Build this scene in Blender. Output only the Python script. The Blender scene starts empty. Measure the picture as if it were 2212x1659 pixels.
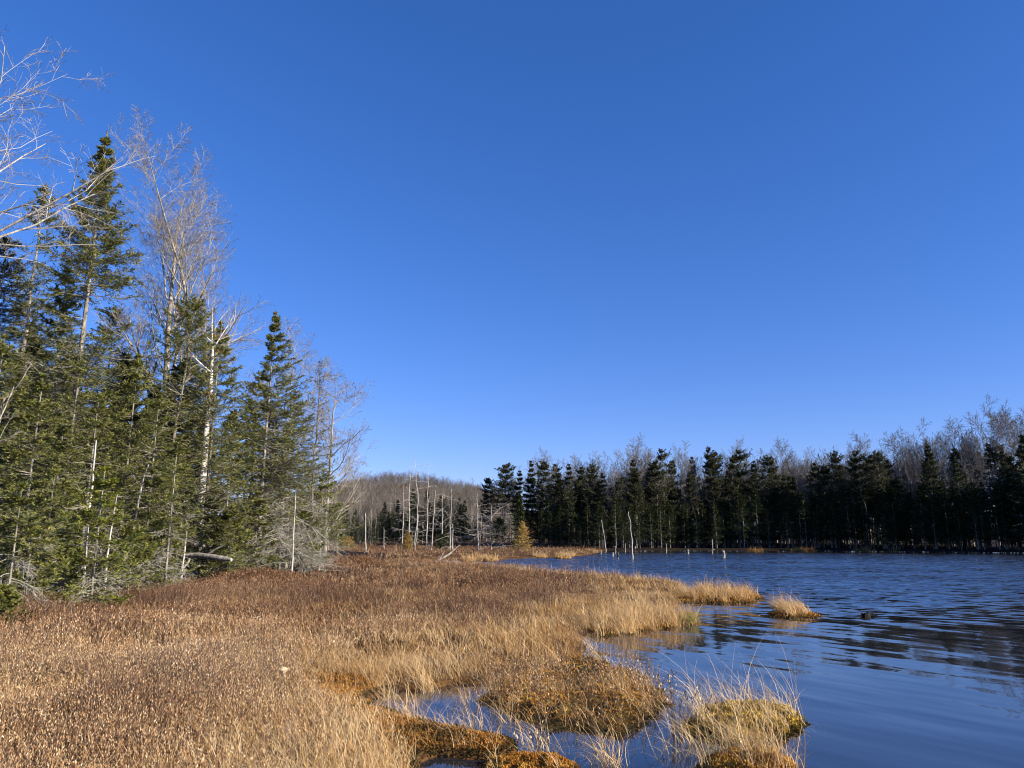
import bpy, math
import numpy as np

# ------------------------------------------------------------------ camera, light, exposure
SC = bpy.context.scene
F, PITCH, CAMH = 750.0, math.radians(11.7), 1.9
cam = bpy.data.cameras.new('camera'); cam.sensor_width = 36.0; cam.lens = F / 1024 * 36
cam.clip_start = 0.1; cam.clip_end = 12000
camo = bpy.data.objects.new('camera', cam); SC.collection.objects.link(camo)
camo.location = (0, 0, CAMH); camo.rotation_euler = (math.pi / 2 + PITCH, 0, 0)
SC.camera = camo

SUN_EL, SUN_AZ = math.radians(21), math.radians(114)      # azimuth clockwise from +Y (the view direction)
world = bpy.data.worlds.new('World'); SC.world = world; world.use_nodes = True
wn = world.node_tree.nodes; wl = world.node_tree.links
wbg = wn['Background']; sky = wn.new('ShaderNodeTexSky'); sky.sky_type = 'NISHITA'
sky.sun_disc = False; sky.sun_elevation = SUN_EL; sky.sun_rotation = SUN_AZ
sky.altitude = 600; sky.air_density = 1.0; sky.dust_density = 0.0; sky.ozone_density = 4.0
hs = wn.new('ShaderNodeHueSaturation'); hs.inputs['Saturation'].default_value = 1.22
gm = wn.new('ShaderNodeGamma'); gm.inputs['Gamma'].default_value = 0.85
tn = wn.new('ShaderNodeMixRGB'); tn.blend_type = 'MULTIPLY'; tn.inputs[0].default_value = 1.0; tn.inputs[2].default_value = (.92, .865, 1.29, 1)
wl.new(sky.outputs[0], hs.inputs['Color']); wl.new(hs.outputs[0], gm.inputs['Color']); wl.new(gm.outputs[0], tn.inputs[1]); wl.new(tn.outputs[0], wbg.inputs['Color'])
wbg.inputs['Strength'].default_value = 0.092
sl = bpy.data.lights.new('sun', 'SUN'); sl.energy = 5.0; sl.angle = math.radians(0.55); sl.color = (1.0, 0.90, 0.76)
so = bpy.data.objects.new('sun', sl); SC.collection.objects.link(so)
so.rotation_euler = (math.pi / 2 - SUN_EL, 0, math.pi - SUN_AZ)
SC.view_settings.view_transform = 'Standard'; SC.view_settings.look = 'None'
SC.view_settings.exposure = 1.02; SC.view_settings.gamma = 1.0
SC.cycles.max_bounces = 6; SC.cycles.diffuse_bounces = 3; SC.cycles.glossy_bounces = 3
SC.cycles.transmission_bounces = 3; SC.cycles.transparent_max_bounces = 4
SC.cycles.sample_clamp_indirect = 4.0; SC.cycles.filter_width = 1.05

# ------------------------------------------------------------------ helpers
R = np.random.default_rng(11)
CP, SP = math.cos(PITCH), math.sin(PITCH)
def ray(X, Y):                       # view-sheet units (2212 wide) -> slope x/y, z/y
    a = X / 2.16 - 512; up = 384 - Y / 2.16
    y = F * CP - up * SP; z = F * SP + up * CP
    return a / y, z / y
def gp(X, Y, z=0.0):                 # ground point seen there
    kx, kz = ray(X, Y); d = (z - CAMH) / kz
    return (d * kx, d)
def dp(X, Y, d):                     # point at depth d
    kx, kz = ray(X, Y)
    return (d * kx, d, CAMH + d * kz)

def nrm(v):
    return v / np.maximum(np.linalg.norm(v, axis=-1, keepdims=True), 1e-9)
def frame(T):
    ref = np.zeros_like(T); ref[..., 2] = 1.0
    ref[np.abs(T[..., 2]) > 0.93] = (1.0, 0.0, 0.0)
    A = nrm(np.cross(T, ref)); return A, np.cross(A, T)

class G:
    """collects triangles"""
    def __init__(s): s.V = []; s.T = []; s.C = []; s.n = 0
    def add(s, v, t, c):
        v = np.asarray(v, np.float32).reshape(-1, 3); t = np.asarray(t, np.int64).reshape(-1, 3)
        c = np.broadcast_to(np.asarray(c, np.float32), (len(v),)) if np.ndim(c) == 0 else np.asarray(c, np.float32).reshape(-1)
        s.V.append(v); s.T.append(t + s.n); s.C.append(c); s.n += len(v)
    def arrays(s):
        if not s.V: return np.zeros((0, 3), np.float32), np.zeros((0, 3), np.int64), np.zeros(0, np.float32)
        return np.concatenate(s.V), np.concatenate(s.T), np.concatenate(s.C)
    def mesh(s, name, mat, smooth=False):
        v, t, c = s.arrays(); m = bpy.data.meshes.new(name)
        m.vertices.add(len(v)); m.vertices.foreach_set('co', v.ravel())
        m.loops.add(len(t) * 3); m.loops.foreach_set('vertex_index', t.ravel().astype(np.int32))
        m.polygons.add(len(t)); m.polygons.foreach_set('loop_start', np.arange(0, len(t) * 3, 3, dtype=np.int32))
        try: m.polygons.foreach_set('loop_total', np.full(len(t), 3, np.int32))
        except Exception: pass
        m.polygons.foreach_set('use_smooth', np.full(len(t), smooth))
        a = m.attributes.new('tint', 'FLOAT', 'POINT'); a.data.foreach_set('value', c)
        m.update(calc_edges=True); m.materials.append(mat); return m
    def obj(s, name, mat, parent=None, smooth=False):
        return link(name, s.mesh(name, mat, smooth), parent)

def link(name, mesh, parent=None):
    o = bpy.data.objects.new(name, mesh); SC.collection.objects.link(o); o.parent = parent; return o
def tag(o, label=None, cat=None, group=None, kind=None):
    if label: o['label'] = label
    if cat: o['category'] = cat
    if group: o['group'] = group
    if kind: o['kind'] = kind
    return o
def thing(name, label, cat, loc=(0, 0, 0), group=None):
    o = bpy.data.objects.new(name, None); SC.collection.objects.link(o); o.location = loc
    return tag(o, label, cat, group)
def copy_thing(src, loc, rz=0.0, scale=1.0, label=None, group=None, cat=None):
    c = src.copy(); SC.collection.objects.link(c); c.location = loc; c.rotation_euler = (0, 0, rz)
    c.scale = scale if hasattr(scale, '__len__') else (scale,) * 3
    tag(c, label, cat, group)
    for ch in src.children:
        d = ch.copy(); SC.collection.objects.link(d); d.parent = c
    return c

def tubes(g, P, Rd, S=4, c=0.5):
    """P (N,K,3) polylines, Rd (N,K) radii"""
    N, K, _ = P.shape
    if N == 0: return
    T = nrm(np.gradient(P, axis=1)); A, B = frame(T)
    an = np.arange(S) * 2 * math.pi / S
    ring = P[:, :, None] + Rd[..., None, None] * (np.cos(an)[:, None] * A[:, :, None] + np.sin(an)[:, None] * B[:, :, None])
    idx = np.arange(N * K * S).reshape(N, K, S)
    a = idx[:, :-1]; b = np.roll(a, -1, 2); d = idx[:, 1:]; e = np.roll(d, -1, 2)
    t = np.concatenate([np.stack([a, b, e], -1).reshape(-1, 3), np.stack([a, e, d], -1).reshape(-1, 3)])
    c = np.broadcast_to(np.asarray(c, np.float32).reshape(-1, 1) if np.ndim(c) else np.full((1, 1), c, np.float32), (N, K * S)) 
    g.add(ring, t, c.reshape(-1))

def ribbons(g, P, W, side, c):
    """P (N,K,3), W (N,K) half widths, side (N,3)"""
    N, K, _ = P.shape
    if N == 0: return
    L = P - W[..., None] * side[:, None]; Q = P + W[..., None] * side[:, None]
    v = np.stack([L, Q], 2); idx = np.arange(N * K * 2).reshape(N, K, 2)
    a, b, d, e = idx[:, :-1, 0], idx[:, :-1, 1], idx[:, 1:, 0], idx[:, 1:, 1]
    t = np.concatenate([np.stack([a, b, e], -1).reshape(-1, 3), np.stack([a, e, d], -1).reshape(-1, 3)])
    g.add(v, t, np.repeat(c, K * 2))

def leaves(g, p, d, side, ln, w, c):
    """rhombic leaves: base p (N,3), unit direction d, unit side, length, half width"""
    N = len(p)
    if N == 0: return
    ln = np.broadcast_to(ln, N)[:, None]; w = np.broadcast_to(w, N)[:, None]
    m = p + d * ln * 0.45
    v = np.stack([p, m + side * w, p + d * ln, m - side * w], 1)
    i = np.arange(N)[:, None] * 4
    t = np.concatenate([i + np.array([[0, 1, 2]]), i + np.array([[0, 2, 3]])])
    g.add(v, t, np.repeat(c, 4))

def grow(rg, P, Rd, n, s0, s1, ang, ratio, fall, K, trop=0.0, noise=0.12, rr=0.55, planar=False, taper=0.3, lenmul=None, rmin=0.0, bias=None):
    N, KK, _ = P.shape
    plen = np.linalg.norm(np.diff(P, axis=1), axis=2).sum(1)
    s = s0 + (s1 - s0) * (np.arange(n)[None] + rg.random((N, n))) / n
    x = s * (KK - 1); i = np.minimum(x.astype(int), KK - 2); f = (x - i)[..., None]; ii = np.arange(N)[:, None]
    base = P[ii, i] * (1 - f) + P[ii, i + 1] * f
    T = nrm(P[ii, i + 1] - P[ii, i]); r = Rd[ii, i] * (1 - f[..., 0]) + Rd[ii, i + 1] * f[..., 0]
    A, B = frame(T)
    if planar: ph = (np.arange(n)[None] % 2) * math.pi + rg.normal(0, .35, (N, n))
    else: ph = np.arange(n)[None] * 2.4 + rg.random((N, 1)) * 6.28 + rg.normal(0, .4, (N, n))
    an = ang * (0.75 + 0.5 * rg.random((N, n)))
    d = np.cos(an)[..., None] * T + np.sin(an)[..., None] * (np.cos(ph)[..., None] * A + np.sin(ph)[..., None] * B)
    ln = plen[:, None] * ratio * (1 - fall * s) * (0.65 + 0.7 * rg.random((N, n)))
    if lenmul is not None: ln = ln * lenmul(s)
    if bias is not None: d = nrm(d + np.asarray(bias))
    M = N * n; d = d.reshape(M, 3); ln = ln.reshape(M); p = base.reshape(M, 3)
    Q = np.empty((M, K, 3)); Q[:, 0] = p; st = ln / (K - 1); up = np.array([0, 0, 1.0])
    for k in range(1, K):
        d = nrm(d + trop * up + rg.normal(0, noise, (M, 3))); p = p + d * st[:, None]; Q[:, k] = p
    r0 = np.maximum(r.reshape(M) * rr, rmin)
    return Q, np.maximum(r0[:, None] * np.linspace(1, taper, K)[None], rmin * 0.7)

# ------------------------------------------------------------------ materials
def mat(name, rough=0.8, spec=0.3):
    m = bpy.data.materials.new(name); m.use_nodes = True; b = m.node_tree.nodes['Principled BSDF']
    b.inputs['Roughness'].default_value = rough; b.inputs['Specular IOR Level'].default_value = spec
    return m, m.node_tree.nodes, m.node_tree.links, b
def ramp(n, stops):
    r = n.new('ShaderNodeValToRGB'); e = r.color_ramp.elements
    while len(e) < len(stops): e.new(0.5)
    for x, (p, c) in zip(e, stops): x.position = p; x.color = (*c, 1)
    return r
def tint_mat(name, stops, rough=0.7, spec=0.2, transl=0.0, nscale=0.0, namp=0.0):
    m, n, l, b = mat(name, rough, spec)
    a = n.new('ShaderNodeAttribute'); a.attribute_name = 'tint'; rp = ramp(n, stops)
    if nscale:
        tc = n.new('ShaderNodeTexCoord'); nz = n.new('ShaderNodeTexNoise'); nz.inputs['Scale'].default_value = nscale; nz.inputs['Detail'].default_value = 3
        l.new(tc.outputs['Object'], nz.inputs['Vector'])
        ma = n.new('ShaderNodeMath'); ma.operation = 'MULTIPLY_ADD'; ma.inputs[1].default_value = namp; l.new(nz.outputs['Fac'], ma.inputs[0])
        mb = n.new('ShaderNodeMath'); mb.operation = 'ADD'; mb.inputs[1].default_value = -namp / 2; l.new(a.outputs['Fac'], mb.inputs[0])
        l.new(mb.outputs[0], ma.inputs[2]); l.new(ma.outputs[0], rp.inputs['Fac'])
    else: l.new(a.outputs['Fac'], rp.inputs['Fac'])
    l.new(rp.outputs[0], b.inputs['Base Color'])
    if transl:
        t = n.new('ShaderNodeBsdfTranslucent'); l.new(rp.outputs[0], t.inputs['Color'])
        mx = n.new('ShaderNodeMixShader'); mx.inputs[0].default_value = transl
        l.new(b.outputs[0], mx.inputs[1]); l.new(t.outputs[0], mx.inputs[2]); l.new(mx.outputs[0], n['Material Output'].inputs['Surface'])
    return m
def bark_mat(name, c0, c1, c2, scale=(14, 14, 3), patch=None):
    m, n, l, b = mat(name, 0.9, 0.15)
    tc = n.new('ShaderNodeTexCoord'); mp = n.new('ShaderNodeMapping'); mp.inputs['Scale'].default_value = scale
    nz = n.new('ShaderNodeTexNoise'); nz.inputs['Scale'].default_value = 1.0; nz.inputs['Detail'].default_value = 6; nz.inputs['Roughness'].default_value = 0.7
    l.new(tc.outputs['Object'], mp.inputs[0]); l.new(mp.outputs[0], nz.inputs['Vector'])
    rp = ramp(n, [(0.33, c0), (0.5, c1), (0.68, c2)]); l.new(nz.outputs['Fac'], rp.inputs['Fac'])
    l.new(rp.outputs[0], b.inputs['Base Color'])
    bp = n.new('ShaderNodeBump'); bp.inputs['Strength'].default_value = 0.6; bp.inputs['Distance'].default_value = 0.02
    l.new(nz.outputs['Fac'], bp.inputs['Height']); l.new(bp.outputs[0], b.inputs['Normal'])
    return m

M = {}
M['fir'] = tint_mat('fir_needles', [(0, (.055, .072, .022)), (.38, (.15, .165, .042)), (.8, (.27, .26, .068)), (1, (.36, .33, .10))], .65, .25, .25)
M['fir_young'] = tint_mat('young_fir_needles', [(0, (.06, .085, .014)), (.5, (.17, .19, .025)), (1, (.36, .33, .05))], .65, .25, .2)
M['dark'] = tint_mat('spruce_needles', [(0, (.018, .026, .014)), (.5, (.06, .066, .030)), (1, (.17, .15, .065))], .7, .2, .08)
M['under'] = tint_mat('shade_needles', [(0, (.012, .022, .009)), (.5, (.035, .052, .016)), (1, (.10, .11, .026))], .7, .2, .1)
M['larch'] = tint_mat('larch_needles', [(0, (.26, .16, .05)), (.5, (.44, .30, .085)), (1, (.62, .47, .17))], .7, .2, .25)
M['wood'] = bark_mat('conifer_bark', (.07, .06, .048), (.20, .18, .15), (.42, .39, .34))
M['black'] = bark_mat('wet_black_wood', (.006, .005, .005), (.015, .013, .012), (.035, .03, .026))
M['farwood'] = bark_mat('far_trunk_bark', (.06, .05, .04), (.17, .15, .125), (.36, .335, .285), (4, 4, 1))
M['dead'] = bark_mat('dead_twig_wood', (.13, .12, .095), (.29, .27, .225), (.46, .44, .37), (5, 5, 5))
M['snag'] = bark_mat('bleached_wood', (.20, .18, .155), (.42, .39, .34), (.62, .59, .53), (9, 9, 2))
M['bare'] = bark_mat('hardwood_bark', (.10, .085, .07), (.27, .24, .20), (.50, .47, .41), (9, 9, 4))
M['twig'] = tint_mat('hardwood_twigs', [(0, (.12, .10, .075)), (.5, (.22, .19, .145)), (1, (.44, .40, .33))], .8, .2)
M['palebare'] = bark_mat('pale_beech_bark', (.12, .105, .085), (.36, .33, .28), (.58, .55, .48), (6, 6, 5))
M['paletwig'] = tint_mat('pale_twigs', [(0, (.17, .145, .115)), (.5, (.30, .265, .215)), (1, (.62, .58, .50))], .8, .2)
M['birch'] = bark_mat('birch_bark', (.13, .11, .09), (.56, .52, .46), (.78, .75, .69), (5, 5, 9))
M['farbare'] = tint_mat('far_hardwood', [(0, (.062, .052, .043)), (.5, (.125, .107, .088)), (1, (.30, .27, .225))], .85, .1)
M['leaf'] = tint_mat('shrub_leaves', [(0, (.075, .036, .020)), (.25, (.20, .095, .042)), (.5, (.38, .215, .10)), (.75, (.55, .375, .195)), (1, (.74, .60, .40))], .55, .3, .22)
M['stem'] = tint_mat('shrub_stems', [(0, (.045, .028, .022)), (.5, (.11, .07, .05)), (1, (.26, .19, .14))], .8, .2)
M['sedge'] = tint_mat('sedge_blades', [(0, (.20, .10, .035)), (.35, (.40, .225, .075)), (.7, (.60, .39, .16)), (1, (.78, .62, .37))], .6, .25, .25)
M['sedge_green'] = tint_mat('green_sedge_blades', [(0, (.16, .17, .05)), (.5, (.36, .32, .10)), (1, (.66, .55, .27))], .6, .25, .25)
M['moss'] = tint_mat('sphagnum_moss', [(0, (.028, .026, .010)), (.3, (.12, .070, .018)), (.6, (.33, .140, .026)), (.85, (.48, .235, .040)), (1, (.52, .34, .07))], .85, .1, .15)
M['moss_y'] = tint_mat('yellow_sphagnum_moss', [(0, (.03, .030, .010)), (.4, (.17, .115, .022)), (.75, (.43, .275, .045)), (1, (.60, .43, .09))], .85, .1, .15)

def ground_mat():
    m, n, l, b = mat('peat_ground', 0.95, 0.1)
    tc = n.new('ShaderNodeTexCoord')
    n1 = n.new('ShaderNodeTexNoise'); n1.inputs['Scale'].default_value = 0.9; n1.inputs['Detail'].default_value = 8
    n2 = n.new('ShaderNodeTexNoise'); n2.inputs['Scale'].default_value = 22; n2.inputs['Detail'].default_value = 6
    l.new(tc.outputs['Object'], n1.inputs['Vector']); l.new(tc.outputs['Object'], n2.inputs['Vector'])
    r1 = ramp(n, [(0.35, (.06, .032, .016)), (.55, (.13, .065, .022)), (.7, (.22, .11, .025))])
    r2 = ramp(n, [(0.3, (.35, .35, .35)), (.7, (1.2, 1.2, 1.2))])
    mx = n.new('ShaderNodeMixRGB'); mx.blend_type = 'MULTIPLY'; mx.inputs[0].default_value = 1
    at_ = n.new('ShaderNodeAttribute'); at_.attribute_name = 'tint'; lm = n.new('ShaderNodeMixRGB'); lm.inputs[2].default_value = (.022, .015, .010, 1); l.new(at_.outputs['Fac'], lm.inputs[0])  # needle litter colour, made dark enough to paint in the woods' shade
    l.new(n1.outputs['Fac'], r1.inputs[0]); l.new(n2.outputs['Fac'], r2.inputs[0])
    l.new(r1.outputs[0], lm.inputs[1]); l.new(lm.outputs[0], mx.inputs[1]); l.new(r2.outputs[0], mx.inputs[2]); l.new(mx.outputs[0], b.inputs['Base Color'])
    bp = n.new('ShaderNodeBump'); bp.inputs['Strength'].default_value = .8; bp.inputs['Distance'].default_value = .05
    l.new(n2.outputs['Fac'], bp.inputs['Height']); l.new(bp.outputs[0], b.inputs['Normal'])
    return m
M['ground'] = ground_mat()

def water_mat():
    m, n, l, b = mat('pond_water', 0.03, 0.5)
    b.inputs['Base Color'].default_value = (.018, .020, .024, 1); b.inputs['IOR'].default_value = 1.50
    tc = n.new('ShaderNodeTexCoord'); sx = n.new('ShaderNodeSeparateXYZ'); l.new(tc.outputs['Object'], sx.inputs[0])
    def noise(scale, rot, detail, dist=0.0):
        mp = n.new('ShaderNodeMapping'); mp.vector_type = 'TEXTURE'; mp.inputs['Scale'].default_value = tuple(1 / v for v in scale); mp.inputs['Rotation'].default_value = (0, 0, rot)
        nz = n.new('ShaderNodeTexNoise'); nz.inputs['Scale'].default_value = 1; nz.inputs['Detail'].default_value = detail
        nz.inputs['Distortion'].default_value = dist
        l.new(tc.outputs['Object'], mp.inputs[0]); l.new(mp.outputs[0], nz.inputs['Vector'])
        sub = n.new('ShaderNodeVectorMath'); sub.operation = 'SUBTRACT'; sub.inputs[1].default_value = (.5, .5, .5)
        l.new(nz.outputs['Color'], sub.inputs[0]); return sub.outputs[0]
    def mr(sock, a, b_, c, d):
        x = n.new('ShaderNodeMapRange'); x.interpolation_type = 'SMOOTHSTEP'
        for i, v in enumerate((a, b_, c, d)): x.inputs[1 + i].default_value = v
        l.new(sock, x.inputs[0]); return x.outputs[0]
    def mul(v, s):
        x = n.new('ShaderNodeVectorMath'); x.operation = 'SCALE'; l.new(v, x.inputs[0])
        if isinstance(s, float): x.inputs['Scale'].default_value = s
        else: l.new(s, x.inputs['Scale'])
        return x.outputs[0]
    def addv(a, b_):
        x = n.new('ShaderNodeVectorMath'); x.operation = 'ADD'; l.new(a, x.inputs[0]); l.new(b_, x.inputs[1]); return x.outputs[0]
    def mm(a, b_):
        x = n.new('ShaderNodeMath'); x.operation = 'MULTIPLY'; l.new(a, x.inputs[0])
        if isinstance(b_, float): x.inputs[1].default_value = b_
        else: l.new(b_, x.inputs[1])
        return x.outputs[0]
    # wander the zone edges so that they do not run straight
    wz = n.new('ShaderNodeTexNoise'); wz.inputs['Scale'].default_value = .12; wz.inputs['Detail'].default_value = 2; l.new(tc.outputs['Object'], wz.inputs['Vector'])
    wa = n.new('ShaderNodeMath'); wa.operation = 'MULTIPLY_ADD'; wa.inputs[1].default_value = 9.0; l.new(wz.outputs['Fac'], wa.inputs[0])
    wb = n.new('ShaderNodeMath'); wb.operation = 'MULTIPLY_ADD'; wb.inputs[1].default_value = .15; l.new(sx.outputs['X'], wb.inputs[0]); l.new(sx.outputs['Y'], wb.inputs[2])
    l.new(wb.outputs[0], wa.inputs[2]); yy = wa.outputs[0]
    tn_ = n.new('ShaderNodeCombineXYZ'); tn_.inputs[1].default_value = -.115; tilt = tn_.outputs[0]
    fine = noise((1.4, 3.2, 1), -.45, 4.0, .3)        # ruffled water
    mid = noise((.55, 2.6, 1), -.95, 2.0, .3)         # wavelets
    slow = noise((.55, 2.9, 1), -.95, 1.5, .3)       # the long lines of the calm water
    patches = n.new('ShaderNodeTexNoise'); patches.inputs['Scale'].default_value = 1; patches.inputs['Detail'].default_value = 2
    pm = n.new('ShaderNodeMapping'); pm.inputs['Scale'].default_value = (.05, .11, 1); l.new(tc.outputs['Object'], pm.inputs[0]); l.new(pm.outputs[0], patches.inputs['Vector'])
    pf = mr(patches.outputs['Fac'], .35, .65, .55, 1.2)
    v = mul(fine, mm(mm(mr(yy, 18, 40, 0.0, 1.2), pf), mr(yy, 112, 134, 1.0, .12)))
    v = addv(v, mul(tilt, mm(mr(yy, 20, 42, 0.0, 1.0), mr(yy, 108, 132, 1.0, .05))))
    v = addv(v, mul(mid, mm(mr(yy, 14.5, 24, .0, .16), pf)))
    v = addv(v, mul(slow, mr(yy, 8, 40, .085, .09)))
    cx = n.new('ShaderNodeVectorMath'); cx.operation = 'MULTIPLY'; cx.inputs[1].default_value = (.55, 1, 0); l.new(v, cx.inputs[0])
    ad = n.new('ShaderNodeVectorMath'); ad.operation = 'ADD'; ad.inputs[1].default_value = (0, 0, 1); l.new(cx.outputs[0], ad.inputs[0])
    no = n.new('ShaderNodeVectorMath'); no.operation = 'NORMALIZE'; l.new(ad.outputs[0], no.inputs[0])
    l.new(no.outputs[0], b.inputs['Normal'])
    return m
M['water'] = water_mat()

# ------------------------------------------------------------------ shoreline and land form
shore_px = [(880,1720),(893,1645),(940,1630),(1000,1636),(1060,1640),(1100,1628),(1105,1610),(1060,1596),(1000,1588),(940,1582),(890,1566),(850,1550),
 (800,1540),(775,1522),(790,1506),(830,1494),(870,1488),(930,1486),(960,1479),(1030,1476),(1048,1470),(1110,1456),(1180,1446),(1240,1425),(1262,1398),
 (1247,1380),(1265,1362),(1300,1345),(1375,1335),(1440,1318),(1475,1302),(1488,1285),(1475,1264),(1400,1253),(1300,1248),(1200,1240),(1160,1236),
 (1050,1222),(950,1217),(898,1213),(900,1211.5),(971,1210),(1007,1210.5),(1032,1210),(1060,1211),(1106,1208),(1168,1205),(1216,1205),(1229,1202),
 (1271,1199),(1297,1193),(1296,1190.5),(1285,1189.2),(1400,1188.5),(1500,1188),(1650,1188.3),(1800,1188.6),(1900,1189.6),(2000,1190.6),(2212,1193)]
POND = np.array([gp(*p) for p in shore_px] + [(92, 98), (108, 70), (118, 30), (112, -40), (40, -70), (5, -60), (2, 0)])
def sdist(x, y, poly=POND):
    """signed distance to the shoreline, positive on land"""
    x = np.asarray(x, float); y = np.asarray(y, float); sh = x.shape; x = x.ravel(); y = y.ravel()
    d2 = np.full(x.shape, 1e18); ins = np.zeros(x.shape, bool); n = len(poly)
    for i in range(n):
        ax, ay = poly[i]; bx, by = poly[(i + 1) % n]; ex, ey = bx - ax, by - ay
        t = np.clip(((x - ax) * ex + (y - ay) * ey) / (ex * ex + ey * ey + 1e-12), 0, 1)
        d2 = np.minimum(d2, (x - ax - t * ex) ** 2 + (y - ay - t * ey) ** 2)
        if ay != by:
            c = ((ay > y) != (by > y)) & (x < ex * (y - ay) / ey + ax); ins ^= c
    d = np.sqrt(d2); return np.where(ins, -d, d).reshape(sh)
PERM = np.random.default_rng(3).random((64, 64))
def vnoise(x, y, s):
    """smooth value noise in 0..1, feature size s metres"""
    x = np.asarray(x) / s; y = np.asarray(y) / s; i = np.floor(x).astype(int); j = np.floor(y).astype(int)
    fx = x - i; fy = y - j; fx = fx * fx * (3 - 2 * fx); fy = fy * fy * (3 - 2 * fy)
    a = PERM[i % 64, j % 64]; b = PERM[(i + 1) % 64, j % 64]; c = PERM[i % 64, (j + 1) % 64]; d = PERM[(i + 1) % 64, (j + 1) % 64]
    return (a * (1 - fx) + b * fx) * (1 - fy) + (c * (1 - fx) + d * fx) * fy
def sst(x, a, b):
    t = np.clip((x - a) / (b - a), 0, 1); return t * t * (3 - 2 * t)
# edge of the woods on the near left, as a line of ground points
WOOD = np.array([(-34, -30), (-15.5, 8), (-11.6, 15.6), (-9.3, 20.5), (-8.3, 27), (-7.4, 31), (-6.2, 37), (-7, 44), (-9, 60), (-14, 90), (-60, 150)])
def wood_in(x, y):
    """metres inside the near woods (positive)"""
    return np.interp(y, WOOD[:, 1], WOOD[:, 0]) - x
def hill_z(x, y):
    crest = 48.0 * np.exp(-((x / np.maximum(y, 1) + 0.150) / 0.17) ** 2 * 0.9) + 16
    r = sst(y, 250, 900) * crest
    return r * (1 - 0.15 * vnoise(x, y, 60))
def ground_z(x, y, sd=None):
    if sd is None: sd = sdist(x, y)
    z = 0.05 + 0.10 * sst(sd, 0, .5) + 0.15 * sst(sd, .3, 2.5) * vnoise(x, y, .9) + 0.12 * sst(sd, 1, 6) * vnoise(x + 9, y, 3.1)
    z = np.where(sd < 0, 0.05 - 0.6 * sst(-sd, 0, .35), z)
    w = wood_in(x, y); z = z + np.where((w > 0) & (y < 150), 0.5 * sst(w, 0, 12), 0)
    far = sst(sd, 3, 60) * sst(y + 0.3 * x, 120, 170)
    return z + far * 0.6 + hill_z(x, y)

# ground: one sheet, fine in front of the viewer, out to the horizon
an = np.concatenate([np.arange(-180, -46, 6.0), np.arange(-46, 46, 0.3), np.arange(46, 180, 6.0)])
rr = np.concatenate([np.linspace(0.5, 4, 6), 4 * np.exp(np.linspace(.02, math.log(960 / 4), 340)), np.array([1200, 2000, 4000])])
AA, RR = np.meshgrid(np.radians(an), rr, indexing='ij')
gx = RR * np.sin(AA); gy = RR * np.cos(AA); gz = ground_z(gx, gy)
ga = len(an); gb = len(rr); idx = np.arange(ga * gb).reshape(ga, gb)
a = idx; b_ = np.roll(idx, -1, 0)
tr = np.concatenate([np.stack([a[:, :-1], a[:, 1:], b_[:, 1:]], -1).reshape(-1, 3), np.stack([a[:, :-1], b_[:, 1:], b_[:, :-1]], -1).reshape(-1, 3)])
gsd = sdist(gx, gy); litter_shade = np.clip(sst(wood_in(gx, gy), -2.5, 0) * (gy < 150) + sst(gy + .42 * gx, 118, 124) * (gx > 16) + (gx > 60), 0, 1) * (gsd > -1)  # needle litter under the woods, their shade painted into its tone
g = G(); g.add(np.stack([gx, gy, gz], -1), tr, litter_shade.ravel())
c0 = len(g.V[0]); g.add([(0, 0, float(gz[0, 0]))], np.zeros((0, 3)), .5)
g.T.append(np.stack([np.full(ga, c0), idx[:, 0], np.roll(idx[:, 0], -1)], -1))
tag(g.obj('ground', M['ground'], smooth=True), kind='structure')
g = G(); wp = np.array([(-150, -90, 0), (135, -90, 0), (135, 190, 0), (-150, 190, 0)], float); g.add(wp, [(0, 1, 2), (0, 2, 3)], .5)
tag(g.obj('water', M['water']), kind='structure')

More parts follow.
